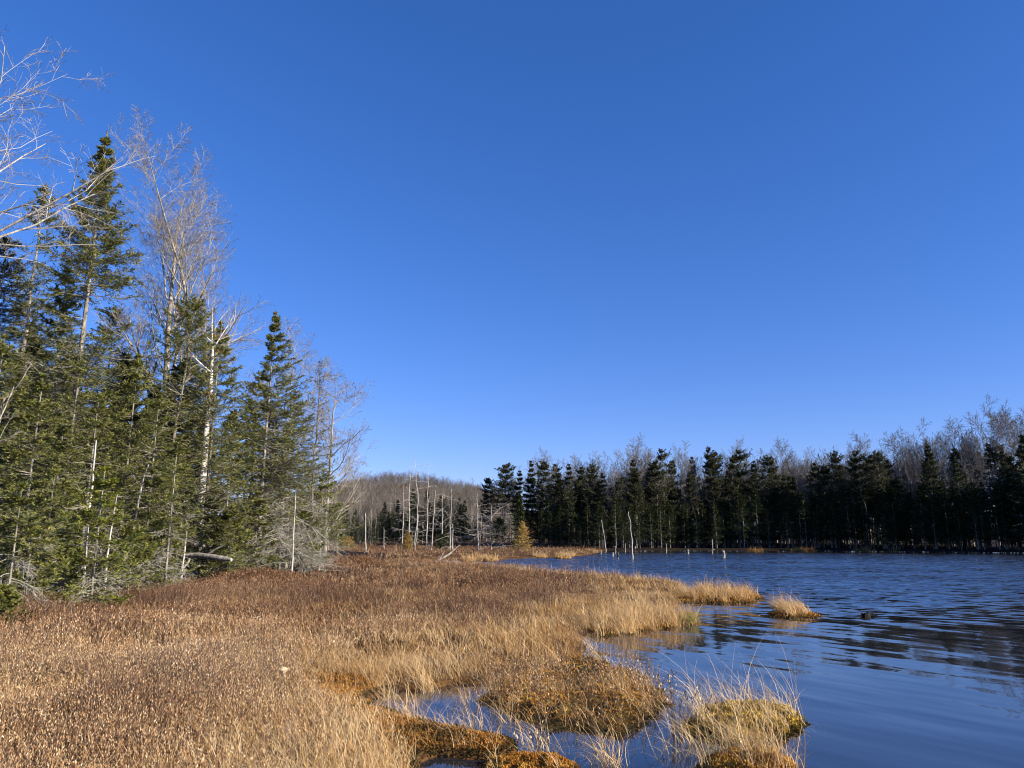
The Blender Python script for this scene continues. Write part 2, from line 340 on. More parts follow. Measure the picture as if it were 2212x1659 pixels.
# ------------------------------------------------------------------ trees
def conifer(seed, H, Rc, crown0=.1, nb=190, nt=16, nj=7, tuft=.12, tw=.02, p=.8, droop=-.1, tipup=.05, r0=None, dead=0, dead0=.04, dead1=.5, dlen=1.0,
            ddroop=-.10, whorl=0, gap=0.0, flat=False, kink=0.0, twig_r=.004, S=6, sparse_low=0.0, lean=(0, 0), oneside=None, dsub=9, cones=0, tw0=.10):
    rg = np.random.default_rng(seed); wood, needles, deadg, coneg = G(), G(), G(), G()
    r0 = r0 or H * .0078
    K = 14; z = np.linspace(0, 1, K); wob = np.cumsum(rg.normal(0, kink * H * .01, (K, 2)), 0); wob[0] = 0
    P = np.zeros((1, K, 3)); P[0, :, 2] = z * H - .15; P[0, :, :2] = wob + np.outer(z, np.array(lean) * H)
    Rt = (r0 * (1 - z) ** .85 + .008)[None]; Rt[0, 0] *= 1.35
    tubes(wood, P, Rt, max(S, 6), .5)
    def at(t):
        x = t * (K - 1); i = np.minimum(x.astype(int), K - 2); f = (x - i)[:, None]; return P[0, i] * (1 - f) + P[0, i + 1] * f
    # living branches
    t = crown0 + (1 - crown0) * .985 * ((np.arange(nb) + rg.random(nb)) / nb) ** .85
    if whorl:
        q = np.round(t * whorl) / whorl; t = np.clip(q + rg.normal(0, .12 / whorl, nb), crown0, .99)
    u = (t - crown0) / (1 - crown0)
    if gap: keep = vnoise(u * 9 + seed, np.zeros(nb) + seed * 1.7, 1.0) > gap; keep |= (u > .85) | (rg.random(len(u)) < .25); t = t[keep]; u = u[keep]
    n = len(t); az = np.arange(n) * 2.39996 + rg.normal(0, .5, n)
    prof = np.clip(1 - u, 0, 1) ** p * (1 - .55 * sst(.25 - u, 0, .25) * (1 if flat else .5))
    L = Rc * prof * (.42 + .78 * rg.random(n)) + .10 * (1 - u) + .03
    if sparse_low: L *= 1 - sparse_low * (rg.random(n) < .5) * (1 - u)
    if oneside is not None: L *= .55 + .45 * np.clip(np.cos(az - oneside), -1, 1) + .15
    el = droop + (.72 - droop) * u ** 2.4 + rg.normal(0, .12, n)
    d = np.stack([np.cos(az) * np.cos(el), np.sin(az) * np.cos(el), np.sin(el)], -1)
    Kb = 6; B = np.empty((n, Kb, 3)); B[:, 0] = at(t); st = (L / (Kb - 1))[:, None]; up = np.array([0, 0, 1.])
    for k in range(1, Kb):
        d = nrm(d + up * (tipup * (k - 1.5)) + rg.normal(0, .07, (n, 3))); B[:, k] = B[:, k - 1] + d * st
    Rb = np.maximum((L * .011)[:, None] * np.linspace(1, .3, Kb)[None], .004)
    tubes(wood, B, Rb, 3, .5)
    Tw, Rw = grow(rg, B, Rb, nt, tw0, .99, .95, .40, .80, 4, trop=-.04, noise=.10, rr=.5, planar=True, rmin=twig_r)
    if twig_r < .01: tubes(wood, Tw, Rw, 3, .5)
    # the branch ends carry needles too
    def tufts(Q, m, s0=.05, keep=None):
        if keep is not None: Q = Q[rg.random(len(Q)) < keep]
        N = len(Q); s = s0 + (1.02 - s0) * (np.arange(m)[None] + rg.random((N, m))) / m
        x = np.minimum(s, 1) * (Q.shape[1] - 1); i = np.minimum(x.astype(int), Q.shape[1] - 2); f = (x - i)[..., None]; ii = np.arange(N)[:, None]
        pos = (Q[ii, i] * (1 - f) + Q[ii, i + 1] * f).reshape(-1, 3); T = nrm(Q[ii, i + 1] - Q[ii, i]).reshape(-1, 3)
        M_ = len(pos); A, Bn = frame(T); sg = rg.choice([-1., 1.], M_)[:, None] * (.25 + .75 * rg.random((M_, 1)))
        dd = nrm(T + A * sg + Bn * rg.normal(0, .35, (M_, 1)) + up * .12)
        side = nrm(np.cross(dd, nrm(up + rg.normal(0, .55, (M_, 3)))))
        tint = np.clip(np.repeat(rg.normal(.42, .20, N), m) + rg.normal(0, .13, M_), 0, 1)
        leaves(needles, pos, dd, side, tuft * (.6 + .8 * rg.random(M_)), tw * (.7 + .6 * rg.random(M_)), tint)
    kp = np.clip(.16 + L / (.5 * Rc), 0, 1); tufts(Tw, nj, keep=np.repeat(kp, nt)); tufts(B[:, 2:], nj * 2); tufts(B[:, :3], nj, keep=(u > .7) * 1.0)
    if cones:
        k_ = np.where(u > .55)[0]; k_ = rg.choice(k_, min(cones, len(k_)), False); Pc = np.repeat(B[k_, -1] - .12 * nrm(B[k_, -1] - B[k_, -2]), 14, 0) + rg.normal(0, .09, (14 * len(k_), 3)) - (0, 0, .08)
        dn = nrm(np.array([0, 0, -1.]) + rg.normal(0, .25, Pc.shape)); leaves(coneg, Pc, dn, nrm(np.cross(dn, rg.normal(0, 1, Pc.shape))), .10, .022, np.clip(rg.normal(.32, .1, len(Pc)), 0, 1))
    # leader
    tufts(P[:, -2:], nj * 4, .4)
    if dead:
        t = dead0 + (dead1 - dead0) * (np.arange(dead) + rg.random(dead)) / dead
        az = rg.random(dead) * 6.283; L = dlen * (.35 + .75 * rg.random(dead)) * (1 - .45 * (t - dead0))
        if oneside is not None: L *= .7 + .5 * np.clip(np.cos(az - oneside), 0, 1)
        el = .12 + rg.normal(0, .22, dead); d = np.stack([np.cos(az) * np.cos(el), np.sin(az) * np.cos(el), np.sin(el)], -1)
        Kd = 7; D = np.empty((dead, Kd, 3)); D[:, 0] = at(t)
        for k in range(1, Kd):
            d = nrm(d + up * (ddroop * (1.2 if k < 5 else -.8)) + rg.normal(0, .09, (dead, 3))); D[:, k] = D[:, k - 1] + d * (L / (Kd - 1))[:, None]
        Rd_ = np.maximum((L * .0115)[:, None] * np.linspace(1, .25, Kd)[None], .0045); tubes(deadg, D, Rd_, 4, .5)
        D2, R2 = grow(rg, D, Rd_, dsub, .12, .98, .8, .40, .4, 4, trop=-.10, noise=.18, rr=.5, planar=True, rmin=.0055); tubes(deadg, D2, R2, 3, .5)
        D3, R3 = grow(rg, D2, R2, 4, .2, .98, .7, .45, .3, 3, trop=-.08, noise=.2, rr=.6, rmin=.0045); tubes(deadg, D3, R3, 3, .5)
    return (wood, needles, deadg, coneg) if cones else (wood, needles, deadg)

def bare(seed, H, r0=None, s0=.35, n=(12, 9, 7, 5), ang=(.75, .7, .65, .7), ratio=(.42, .5, .5, .5), trop=(.09, .05, .03, .02), lean=(0, 0), kink=.6, rmin=.0055, fork=0, K0=12, bias=None):
    rg = np.random.default_rng(seed); wood, tw = G(), G(); r0 = r0 or H * .0095
    z = np.linspace(0, 1, K0); wob = np.cumsum(rg.normal(0, kink * H * .009, (K0, 2)), 0); wob[0] = 0
    P = np.zeros((1, K0, 3)); P[0, :, 2] = z * H - .15; P[0, :, :2] = wob + np.outer(z ** 1.3, np.array(lean) * H)
    Rt = (r0 * (1 - z) ** .8 + .008)[None]
    PS, RS = [P], [Rt]
    if fork:
        Q, Rq = grow(rg, P, Rt, fork, s0 * .8, s0 + .10, .40, .58, .1, K0, trop=.10, noise=.10, rr=.72, taper=.12); PS.append(Q); RS.append(Rq)
    P = np.concatenate(PS); Rt = np.concatenate(RS); tubes(wood, P, Rt, 7, .5)
    for lv, (nn, a_, q, tp) in enumerate(zip(n, ang, ratio, trop)):
        K = (7, 6, 4, 3)[lv]
        P, Rt = grow(rg, P, Rt, nn, s0 if lv == 0 else .18, .99, a_, q, .55 if lv == 0 else .45, K, trop=tp, noise=(.12, .15, .2, .22)[lv], rr=(.5, .5, .5, .6)[lv], rmin=rmin, bias=bias if lv == 0 else None)
        if lv == 0: tubes(wood, P, Rt, 5, .5)
        else: tubes(tw, P, Rt, (4, 4, 3, 3)[lv], np.clip(rg.normal((0, .75, .55, .4)[lv], .15, len(P)), 0, 1))
    return wood, tw

def snag_geo(seed, H, r0, nbr=26, blen=1.0, lean=(0, 0), s0=.15, kink=.5, droop=-.05, sub=3, top_r=.3, rmin=.012):
    rg = np.random.default_rng(seed); wood, br = G(), G(); K = 12; z = np.linspace(0, 1, K)
    wob = np.cumsum(rg.normal(0, kink * H * .008, (K, 2)), 0); wob[0] = 0
    P = np.zeros((1, K, 3)); P[0, :, 2] = z * H - .3; P[0, :, :2] = wob + np.outer(z, np.array(lean) * H)
    Rt = (r0 * (1 - (1 - top_r) * z))[None]; tubes(wood, P, Rt, 7, .5)
    v = P[0, -1] + np.array([0, 0, Rt[0, -1] * 1.4]); A = np.array([[math.cos(a) * Rt[0, -1], math.sin(a) * Rt[0, -1], 0] for a in np.arange(7) * .8976]) + P[0, -1]
    wood.add(np.concatenate([A, [v]]), [(i, (i + 1) % 7, 7) for i in range(7)], .5)
    if nbr:
        B, Rb = grow(rg, P, Rt, nbr, s0, .97, 1.45, blen / H, .55, 6, trop=droop, noise=.12, rr=.28, rmin=rmin); tubes(br, B, Rb, 4, .5)
        if sub:
            B2, R2 = grow(rg, B, Rb, sub, .2, .98, .7, .5, .3, 4, trop=droop, noise=.18, rr=.5, rmin=rmin * .7); tubes(br, B2, R2, 3, .5)
    return wood, br

def put_conifer(geo, name, label, loc, mats=('wood', 'fir', 'dead'), group=None, cat='conifer', rz=0, scale=1.0):
    t = thing(name, label, cat, loc, group); t.rotation_euler = (0, 0, rz); t.scale = scale if hasattr(scale, '__len__') else (scale,) * 3
    geo[0].obj('trunk', M[mats[0]], t, True); geo[1].obj('crown', M[mats[1]], t)
    if geo[2].n: geo[2].obj('dead_crown', M[mats[2]], t)
    if len(geo) > 3: geo[3].obj('cone_cluster_foliage', M['leaf'], t)
    return t
def put_bare(geo, name, label, loc, mats=('bare', 'twig'), group=None, cat='tree', rz=0, scale=1.0):
    t = thing(name, label, cat, loc, group); t.rotation_euler = (0, 0, rz); t.scale = scale if hasattr(scale, '__len__') else (scale,) * 3
    geo[0].obj('trunk', M[mats[0]], t, True)
    if geo[1].n: geo[1].obj('crown' if mats[1] != 'snag' else 'branches', M[mats[1]], t)
    return t
def top_at(X, Y, d):
    """base location and height of an upright tree whose top is seen at X,Y when it stands d metres off"""
    x, y, z = dp(X, Y, d); gz_ = float(ground_z(np.array([x]), np.array([y]))[0])
    return (x, y, gz_), z - gz_

# --- near left woods: each conifer by hand (top X, top Y, depth, crown radius, options, label)
CON = [
 (232, 280, 28, 4.0, dict(crown0=.05, dense=9.5, nb=360, nt=18, nj=8, p=.95, gap=.26, dead=26, dead0=.04, dead1=.4, dlen=1.8), 'fir', 'tallest green spruce of the near woods, with a narrow spire above the others'),
 (104, 388, 33, 2.9, dict(crown0=.25, nb=210, nt=14, nj=7, p=.75, gap=.36, dead=20, dead0=.2, dead1=.5, dlen=1.5, kink=.5), 'fir', 'thin ragged spruce with a bare dark upper trunk, left of the tallest spire'),
 (18, 505, 31, 2.8, dict(crown0=.25, nb=200, nt=14, nj=7, p=.6, gap=.25, dead=16, dead0=.08, dead1=.4, dlen=1.6), 'dark', 'dark shaded spruce at the edge of the photo under the pale bare branches'),
 (150, 560, 30, 2.6, dict(crown0=.2, nb=230, nt=16, nj=8, p=.95, gap=.22, dead=18, dead0=.05, dead1=.3, dlen=1.6), 'fir', 'full green spruce shorter than the tallest spire and just left of it'),
 (395, 640, 31, 3.0, dict(crown0=.1, dense=6.6, nb=300, nt=16, nj=7, p=.55, gap=.24, tipup=.08, droop=-.02, cones=16, dead=16, dead0=.05, dead1=.3, dlen=1.6, kink=.5), 'fir', 'broad blunt-topped fir hung with brown cones in front of the tall bare maple'),
 (478, 690, 32, 2.6, dict(crown0=.12, nb=280, nt=16, nj=7, p=.75, gap=.2, tipup=.07, cones=14, dead=12, dead0=.06, dead1=.3, dlen=1.4), 'fir', 'dark fir with cone-tipped branches right of the white birch trunk'),
 (590, 668, 35, 3.4, dict(crown0=.26, dense=7.5, nb=280, nt=17, nj=8, p=1.0, gap=.22, droop=-.05, dead=44, dead0=.03, dead1=.42, dlen=3.0, ddroop=-.11, oneside=-.2, dsub=12, lean=(.01, 0)), 'fir', 'pointed fir at the open end of the woods with gray dead skirts below'),
 (622, 915, 36, 2.4, dict(crown0=.3, nb=130, nt=14, nj=7, p=.7, gap=.3, dead=46, dead0=.03, dead1=.7, dlen=3.4, ddroop=-.12, oneside=-.1, dsub=12), 'fir', 'half dead fir with long drooping gray branches at the end of the woods'),
 (700, 1010, 38, 1.7, dict(crown0=.3, nb=100, nt=12, nj=6, p=.7, gap=.25, dead=34, dead0=.03, dead1=.7, dlen=2.6, ddroop=-.10, oneside=0, dsub=10), 'fir', 'small thin fir at the very tip of the near woods beside the open bog'),
 (12, 715, 20.5, 2.2, dict(crown0=.12, nb=230, nt=16, nj=8, p=.9, gap=.15, dead=12, dead0=.05, dead1=.25, dlen=1.3), 'fir', 'dense green spruce cut by the photo edge, lower than the pale bare branches'),
 (95, 800, 21, 2.0, dict(crown0=.14, nb=220, nt=16, nj=8, p=.9, gap=.2, dead=14, dead0=.05, dead1=.3, dlen=1.3), 'fir', 'mid-height green spruce below the thin ragged one'),
 (175, 770, 26, 2.1, dict(crown0=.2, nb=190, nt=15, nj=7, p=.7, gap=.3, dead=30, dead0=.05, dead1=.6, dlen=1.8), 'fir', 'gappy spruce with a pale dead-limbed middle, straight under the tallest spire'),
 (215, 845, 23, 1.8, dict(crown0=.18, nb=200, nt=15, nj=8, p=.95, gap=.2, dead=16, dead0=.05, dead1=.3, dlen=1.3), 'fir', 'bushy green spruce behind the gray branchy snag'),
 (300, 760, 28, 2.1, dict(crown0=.18, nb=210, nt=15, nj=7, p=.85, gap=.25, dead=20, dead0=.05, dead1=.35, dlen=1.5), 'fir', 'green spruce standing in front of the maple trunk'),
 (345, 850, 26, 1.9, dict(crown0=.18, nb=200, nt=15, nj=8, p=.7, gap=.14, dead=18, dead0=.05, dead1=.3, dlen=1.4), 'fir', 'olive spruce between the crooked pale pole and the white birch trunk'),
 (385, 940, 24, 1.1, dict(crown0=.45, nb=120, nt=12, nj=8, p=.8, gap=.08, dead=30, dead0=.05, dead1=.55, dlen=1.1, dsub=7), 'fir', 'slim young fir with a bluish tip and a thin pale bare stem'),
 (505, 900, 34, 2.1, dict(crown0=.1, nb=190, nt=15, nj=7, p=.65, gap=.12, dead=14, dead0=.03, dead1=.2, dlen=1.5), 'fir', 'dark low fir in the shadow right of the white birch trunk'),
 (640, 840, 40, 2.2, dict(crown0=.22, nb=170, nt=14, nj=7, p=.7, gap=.25, dead=18, dead0=.05, dead1=.4, dlen=1.8), 'fir', 'shaded fir behind the pointed fir at the end of the woods'),
 (50, 1035, 15.8, 1.25, dict(crown0=.5, nb=90, nt=14, nj=9, p=.9, gap=.15, tuft=.09, tw=.012, dead=24, dead0=.06, dead1=.55, dlen=1.1, ddroop=-.16, dsub=11), 'fir', 'small fir on a lichen-gray bare stem with hanging dead twigs'),
 (228, 1000, 18.6, 1.45, dict(crown0=.04, nb=120, nt=14, nj=9, p=.75, gap=.42, tuft=.09, tw=.0125, dead=20, dead0=.04, dead1=.3, dlen=1.2), 'fir_young', 'bright yellow-green young fir at the front of the woods'),
 (10, 1255, 15.0, .7, dict(crown0=.05, nb=70, nt=12, nj=9, p=.8, tuft=.09, tw=.0125), 'fir', 'tiny olive fir at the photo edge beside the lichen-gray stem'),
 (120, 1010, 20, 1.5, dict(crown0=.2, nb=110, nt=14, nj=8, p=.7, gap=.2, dead=20, dead0=.04, dead1=.5, dlen=1.5, dsub=11), 'fir', 'sparse fir tangled with gray twigs, left of the bright young fir'),
 (330, 1010, 24.5, 1.3, dict(crown0=.2, nb=110, nt=14, nj=8, p=.7, gap=.2, dead=24, dead0=.03, dead1=.45, dlen=1.6, dsub=11), 'fir', 'sparse low fir in a thicket of gray twigs above the fallen log'),
 (458, 1075, 31, 1.2, dict(crown0=.05, nb=120, nt=13, nj=8, p=.7), 'dark', 'low dark fir seen right above the fallen log'),
 (660, 1100, 36.5, 1.3, dict(crown0=.2, nb=70, nt=12, nj=7, p=.7, gap=.3, dead=44, dead0=.03, dead1=.8, dlen=2.2, ddroop=-.12, dsub=11), 'fir', 'low fir buried in gray dead branches at the edge of the bog'),
 (75, 1120, 17.2, 1.1, dict(crown0=.03, nb=100, nt=13, nj=8, p=.75, tuft=.09, tw=.0125, dead=10, dead0=.03, dead1=.3, dlen=.8), 'fir', 'low green fir right of the lichen-gray stem'),
 (150, 1150, 18.6, 1.0, dict(crown0=.03, nb=100, nt=13, nj=8, p=.75, tuft=.09, tw=.0125, dead=10, dead0=.03, dead1=.3, dlen=.8), 'fir', 'low green fir hugging the ground left of the bright young fir'),
 (292, 1120, 22, 1.2, dict(crown0=.03, nb=100, nt=13, nj=8, p=.7, dead=16, dead0=.03, dead1=.4, dlen=1.0), 'fir', 'low olive fir right of the bright young fir'),
 (355, 1115, 25, 1.2, dict(crown0=.03, nb=100, nt=13, nj=8, p=.7, dead=16, dead0=.03, dead1=.4, dlen=1.0), 'fir', 'low olive fir behind the left end of the fallen log'),
 (500, 1090, 31, 1.4, dict(crown0=.03, nb=100, nt=13, nj=8, p=.7, dead=12, dead0=.03, dead1=.4, dlen=1.2), 'fir', 'low shaded fir behind the right end of the fallen log'),
 (560, 1060, 34, 1.4, dict(crown0=.03, nb=100, nt=13, nj=8, p=.7, dead=20, dead0=.03, dead1=.5, dlen=1.6), 'fir', 'low fir at the foot of the pointed fir'),
 (140, 900, 24, 1.7, dict(crown0=.08, nb=150, nt=14, nj=8, p=.7), 'fir', 'mid-height fir filling the wall behind the gray branchy snag'),
 (420, 780, 36, 2.4, dict(crown0=.1, nb=210, nt=14, nj=7, p=.6, gap=.15), 'dark', 'deep-shaded spruce filling the gap behind the white birch trunk'),
 (60, 640, 36, 2.8, dict(crown0=.1, nb=230, nt=14, nj=7, p=.6, gap=.2), 'fir', 'shaded spruce deep in the woods behind the thin ragged one'),
 (250, 660, 37, 2.8, dict(crown0=.1, nb=230, nt=14, nj=7, p=.6, gap=.2), 'fir', 'shaded spruce deep in the woods right of the tallest spire'),
 (560, 800, 42, 2.6, dict(crown0=.08, nb=210, nt=14, nj=7, p=.6, gap=.15), 'fir', 'shaded fir deep in the woods left of the pointed fir'),
]
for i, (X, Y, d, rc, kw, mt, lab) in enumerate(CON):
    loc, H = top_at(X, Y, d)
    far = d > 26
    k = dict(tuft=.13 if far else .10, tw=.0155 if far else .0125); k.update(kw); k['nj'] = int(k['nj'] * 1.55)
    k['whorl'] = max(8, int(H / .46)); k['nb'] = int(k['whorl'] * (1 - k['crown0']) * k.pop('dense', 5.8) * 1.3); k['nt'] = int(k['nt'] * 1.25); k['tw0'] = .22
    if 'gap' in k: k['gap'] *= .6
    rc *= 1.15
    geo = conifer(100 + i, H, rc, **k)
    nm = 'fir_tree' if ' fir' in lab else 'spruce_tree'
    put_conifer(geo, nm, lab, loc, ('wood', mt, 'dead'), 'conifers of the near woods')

# --- bare hardwoods over the near woods
BARE = [
 (-150, 190, 22, dict(s0=.52, n=(15, 8, 7, 5), ang=(.8, .65, .55, .6), ratio=(.64, .45, .5, .5), trop=(.05, -.05, -.06, -.05), r0=.22, fork=0, lean=(.02, 0), bias=(.5, -.05, .12)), 'pale bare beech leaning in from the photo edge, highest of all the trees'),
 (50, 800, 17.5, dict(s0=.3, n=(7, 4, 3, 2), ang=(.4, .5, .6, .6), ratio=(.32, .4, .5, .5), r0=.022, lean=(.22, 0), trop=(.03, 0, 0, 0)), 'thin pale bare sapling leaning across the spruces near the photo edge'),
 (398, 345, 35, dict(s0=.34, n=(15, 9, 7, 5), ang=(.75, .65, .65, .7), ratio=(.36, .5, .5, .5), fork=2, r0=.24, trop=(.10, .05, .03, .02), bias=(.12, 0, 0)), 'tall forked bare maple rising right of the tallest spruce'),
 (430, 420, 36, dict(s0=.4, n=(13, 8, 7, 5), ang=(.7, .65, .65, .7), ratio=(.36, .5, .5, .5), r0=.15, fork=1), 'slim bare maple close behind the tall forked one'),
 (632, 735, 41, dict(s0=.25, n=(16, 9, 7, 5), bias=(.2, 0, .05), ang=(.8, .65, .65, .7), ratio=(.38, .5, .5, .5), lean=(.015, 0), r0=.12), 'bare maple spreading behind the pointed fir'),
 (715, 800, 43, dict(s0=.12, n=(24, 9, 7, 5), bias=(.25, 0, 0), ang=(1.05, .6, .6, .7), ratio=(.34, .5, .5, .5), trop=(.10, .05, .03, .02), lean=(.012, 0), r0=.12), 'bare maple with upswept limbs at the tip of the near woods'),
]
for i, (X, Y, d, kw, lab) in enumerate(BARE):
    loc, H = top_at(X, Y, d); H *= .90 if kw.get('fork') else .95
    lx = kw.get('lean', (0, 0))[0] * H if i == 1 else 0
    put_bare(bare(300 + i, H, **kw), 'bare_tree', lab, (loc[0] - lx, loc[1], loc[2]), group='bare hardwoods over the near woods', mats=('palebare' if i < 2 else 'bare', 'paletwig' if i == 0 else 'twig'))
# dead larch with a thin spire
loc, H = top_at(690, 772, 40)
geo = conifer(350, H, 2.0, crown0=.15, nb=90, nt=10, nj=1, p=.8, tipup=.1, dead=46, dead0=.1, dead1=.97, dlen=2.6, ddroop=-.02, dsub=10, kink=.5)
t = thing('larch_tree', 'nearly bare brown larch with a thin dark spire beside the upswept maple', 'conifer', loc)
geo[0].obj('trunk', M['farwood'], t, True); geo[1].obj('crown', M['dark'], t); geo[2].obj('dead_crown', M['twig'], t)
# white birch trunk with a few limbs
loc, H = top_at(470, 655, 31.5)
put_bare(bare(360, H, r0=.20, s0=.72, n=(7, 6, 5, 4), ratio=(.25, .5, .5, .5), fork=1, lean=(.008, 0), kink=.4), 'birch_tree', 'thick white birch trunk rising through the firs above the fallen log', loc, ('birch', 'twig'))
# small snags of the near woods
SN = [(213, 930, 21.5, dict(r0=.06, nbr=34, blen=1.1, s0=.2, lean=(-.02, 0)), 'gray branchy snag without needles in front of the bushy spruce'),
      (318, 985, 24, dict(r0=.055, nbr=14, blen=1.0, s0=.3, lean=(.13, 0), kink=1.0), 'crooked leaning pale pole forked at its top'),
      (258, 1040, 21, dict(r0=.04, nbr=14, blen=.8, s0=.2, lean=(.02, 0)), 'thin straight pale pole beside the bright young fir'),
      (404, 1120, 27, dict(r0=.05, nbr=10, blen=.8, s0=.2, lean=(.02, 0)), 'short thin gray pole left of the white birch trunk'),
      (640, 1050, 34, dict(r0=.05, nbr=22, blen=1.8, s0=.2, droop=-.1), 'short gray snag among the dead skirts of the firs')]
for i, (X, Y, d, kw, lab) in enumerate(SN):
    (x, y, z), H = top_at(X, Y, d); x -= kw['lean'][0] * H if 'lean' in kw else 0
    put_bare(snag_geo(400 + i, H, rmin=.005, **kw), 'snag', lab, (x, y, z), ('snag', 'dead'), 'dead poles of the near woods', 'dead tree')
# fallen log with a broken end and stubs
x, y, z = dp(372, 1203, 29.5); x2, y2, z2 = dp(500, 1210, 28.6)
t = thing('fallen_log', 'pale fallen log propped above the bog at the foot of the white birch', 'log', (x, y, z))
g = G(); s = np.linspace(0, 1, 10)[:, None]; Pl = (np.array([[0, 0, 0]]) * (1 - s) + np.array([[x2 - x, y2 - y, z2 - z]]) * s); Pl[:, 2] += .10 * np.sin(s[:, 0] * math.pi) + np.random.default_rng(5).normal(0, .012, 10)
tubes(g, Pl[None], (np.array([.05, .08, .10, .11, .11, .105, .11, .11, .10, .06]))[None], 10, .5); e = Pl[-1]; a = np.arange(10) * .6283
for P0, rr_ in ((Pl[0], .06), (Pl[-1], .06)):
    A, B = frame(nrm(Pl[1] - Pl[0])[None]); ring = P0 + rr_ * (np.cos(a)[:, None] * A + np.sin(a)[:, None] * B); g.add(np.concatenate([ring, [P0]]), [(i, (i + 1) % 10, 10) for i in range(10)], .5)
g.obj('trunk', M['bare'], t, True)
g = G(); st = np.array([[Pl[1], Pl[1] + (.25, -.15, -.3), Pl[1] + (.35, -.2, -.62)], [Pl[3], Pl[3] + (-.1, -.12, -.3), Pl[3] + (-.32, -.2, -.6)], [Pl[5], Pl[5] + (.4, -.1, .25), Pl[5] + (.8, -.2, .42)]])

for q in st:
    g = G(); tubes(g, q[None], np.array([[.05, .04, .03]]), 5, .5); g.obj('branch_stub', M['dead'], t, True)


# ------------------------------------------------------------------ far shore
def r3(x, y): return (1200 + x / 1.7015) / 1.8228, (1700 + y / 1.7015) / 1.8228     # crop coordinates -> view-sheet units
def r4(x, y): return (1800 + x / 1.8433) / 1.8228, (1700 + y / 1.8433) / 1.8228
def r5(x, y): return (2900 + x / 1.954) / 1.8228, (1600 + y / 1.954) / 1.8228
for_seed = 0
FAR = dict(twig_r=.02, S=6, tuft=.36, tw=.062)
proto = {}; KW = {}; RC = {}
def far_conifer_proto(key, seed, **kw):
    k = dict(FAR); k.update(kw); KW[key] = {a: b for a, b in k.items() if a != 'Rc'}; RC[key] = kw.get('Rc', 2.6); proto[key] = conifer(seed, 18.0, kw.pop('Rc', 2.6), **{a: b for a, b in k.items() if a != 'Rc'})
far_conifer_proto('ragged', 501, Rc=4.0, crown0=.54, nb=120, nt=12, nj=6, p=.30, whorl=14, gap=.20, flat=True, droop=-.02, tipup=.06, r0=.13, kink=.5, dead=16, dead0=.25, dead1=.55, dlen=2.4, dsub=3)
far_conifer_proto('plume', 502, Rc=3.8, crown0=.46, nb=130, nt=12, nj=6, p=.40, whorl=15, gap=.18, flat=True, droop=0.0, tipup=.06, r0=.125, kink=.6, dead=18, dead0=.2, dead1=.5, dlen=2.2, dsub=3)
far_conifer_proto('narrow', 503, Rc=3.1, crown0=.42, nb=130, nt=12, nj=6, p=.65, whorl=17, gap=.16, droop=-.05, tipup=.06, r0=.11, kink=.4, dead=16, dead0=.15, dead1=.45, dlen=1.8, dsub=3)
far_conifer_proto('lopsided', 504, Rc=4.4, crown0=.56, nb=120, nt=12, nj=6, p=.28, whorl=13, gap=.22, flat=True, droop=0.0, tipup=.07, r0=.14, kink=.7, oneside=.4, dead=12, dead0=.25, dead1=.5, dlen=2.2, dsub=3)
far_conifer_proto('full', 505, Rc=4.4, crown0=.10, nb=190, nt=13, nj=6, p=.85, whorl=24, droop=-.08, tipup=.09, r0=.22)
far_conifer_proto('young', 506, Rc=3.6, crown0=.08, nb=120, nt=11, nj=6, p=.7, whorl=20, gap=.15, droop=-.08, tipup=.06, r0=.14)
far_conifer_proto('young_gappy', 507, Rc=3.4, crown0=.2, nb=100, nt=11, nj=6, p=.6, whorl=18, gap=.25, droop=-.04, tipup=.06, r0=.14, dead=10, dead0=.05, dead1=.3, dlen=2, dsub=3)
for k_, sd_ in (('ragged', 511), ('plume', 512), ('narrow', 513), ('lopsided', 514)):
    proto[k_ + '_b'] = conifer(sd_, 18.0, RC[k_] * .85, **dict(KW[k_], gap=.30, crown0=KW[k_]['crown0'] - .06, kink=.9))
PM = {}
for k, gset in proto.items():
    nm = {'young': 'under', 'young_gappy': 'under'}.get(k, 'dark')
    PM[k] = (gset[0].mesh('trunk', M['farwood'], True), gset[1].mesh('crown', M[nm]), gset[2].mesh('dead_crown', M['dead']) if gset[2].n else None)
def far_tree(key, X, Y, d, label, group, rz, wid=1.0, name='spruce_tree'):
    loc, H = top_at(X, Y, d); t = thing(name, label, 'conifer', loc, group)
    s = H / 18.0; t.scale = (s * wid, s * wid, s); t.rotation_euler = (0, 0, rz)
    t.rotation_euler = ((rf.random() - .5) * .07, (rf.random() - .5) * .07, rz)
    if key + '_b' in PM and rf.random() < .5: key += '_b'
    tr, cr, de = PM[key]; link('trunk', tr, t); link('crown', cr, t)
    if de: link('dead_crown', de, t)
    return t
ORD = ['first', 'second', 'third', 'fourth', 'fifth', 'sixth', 'seventh', 'eighth', 'ninth', 'tenth', 'eleventh', 'twelfth']
rf = np.random.default_rng(21)
def shore_d(X):
    sx_ = [p[0] for p in FSPX]; return gp(X, float(np.interp(X, sx_, [p[1] for p in FSPX])))[1]
FSPX = [(1120,1186.6),(1200,1187),(1290,1187.6),(1400,1187.6),(1500,1187.2),(1650,1187.5),(1800,1187.8),(1900,1188.8),(2000,1189.8),(2212,1192),(2330,1194)]
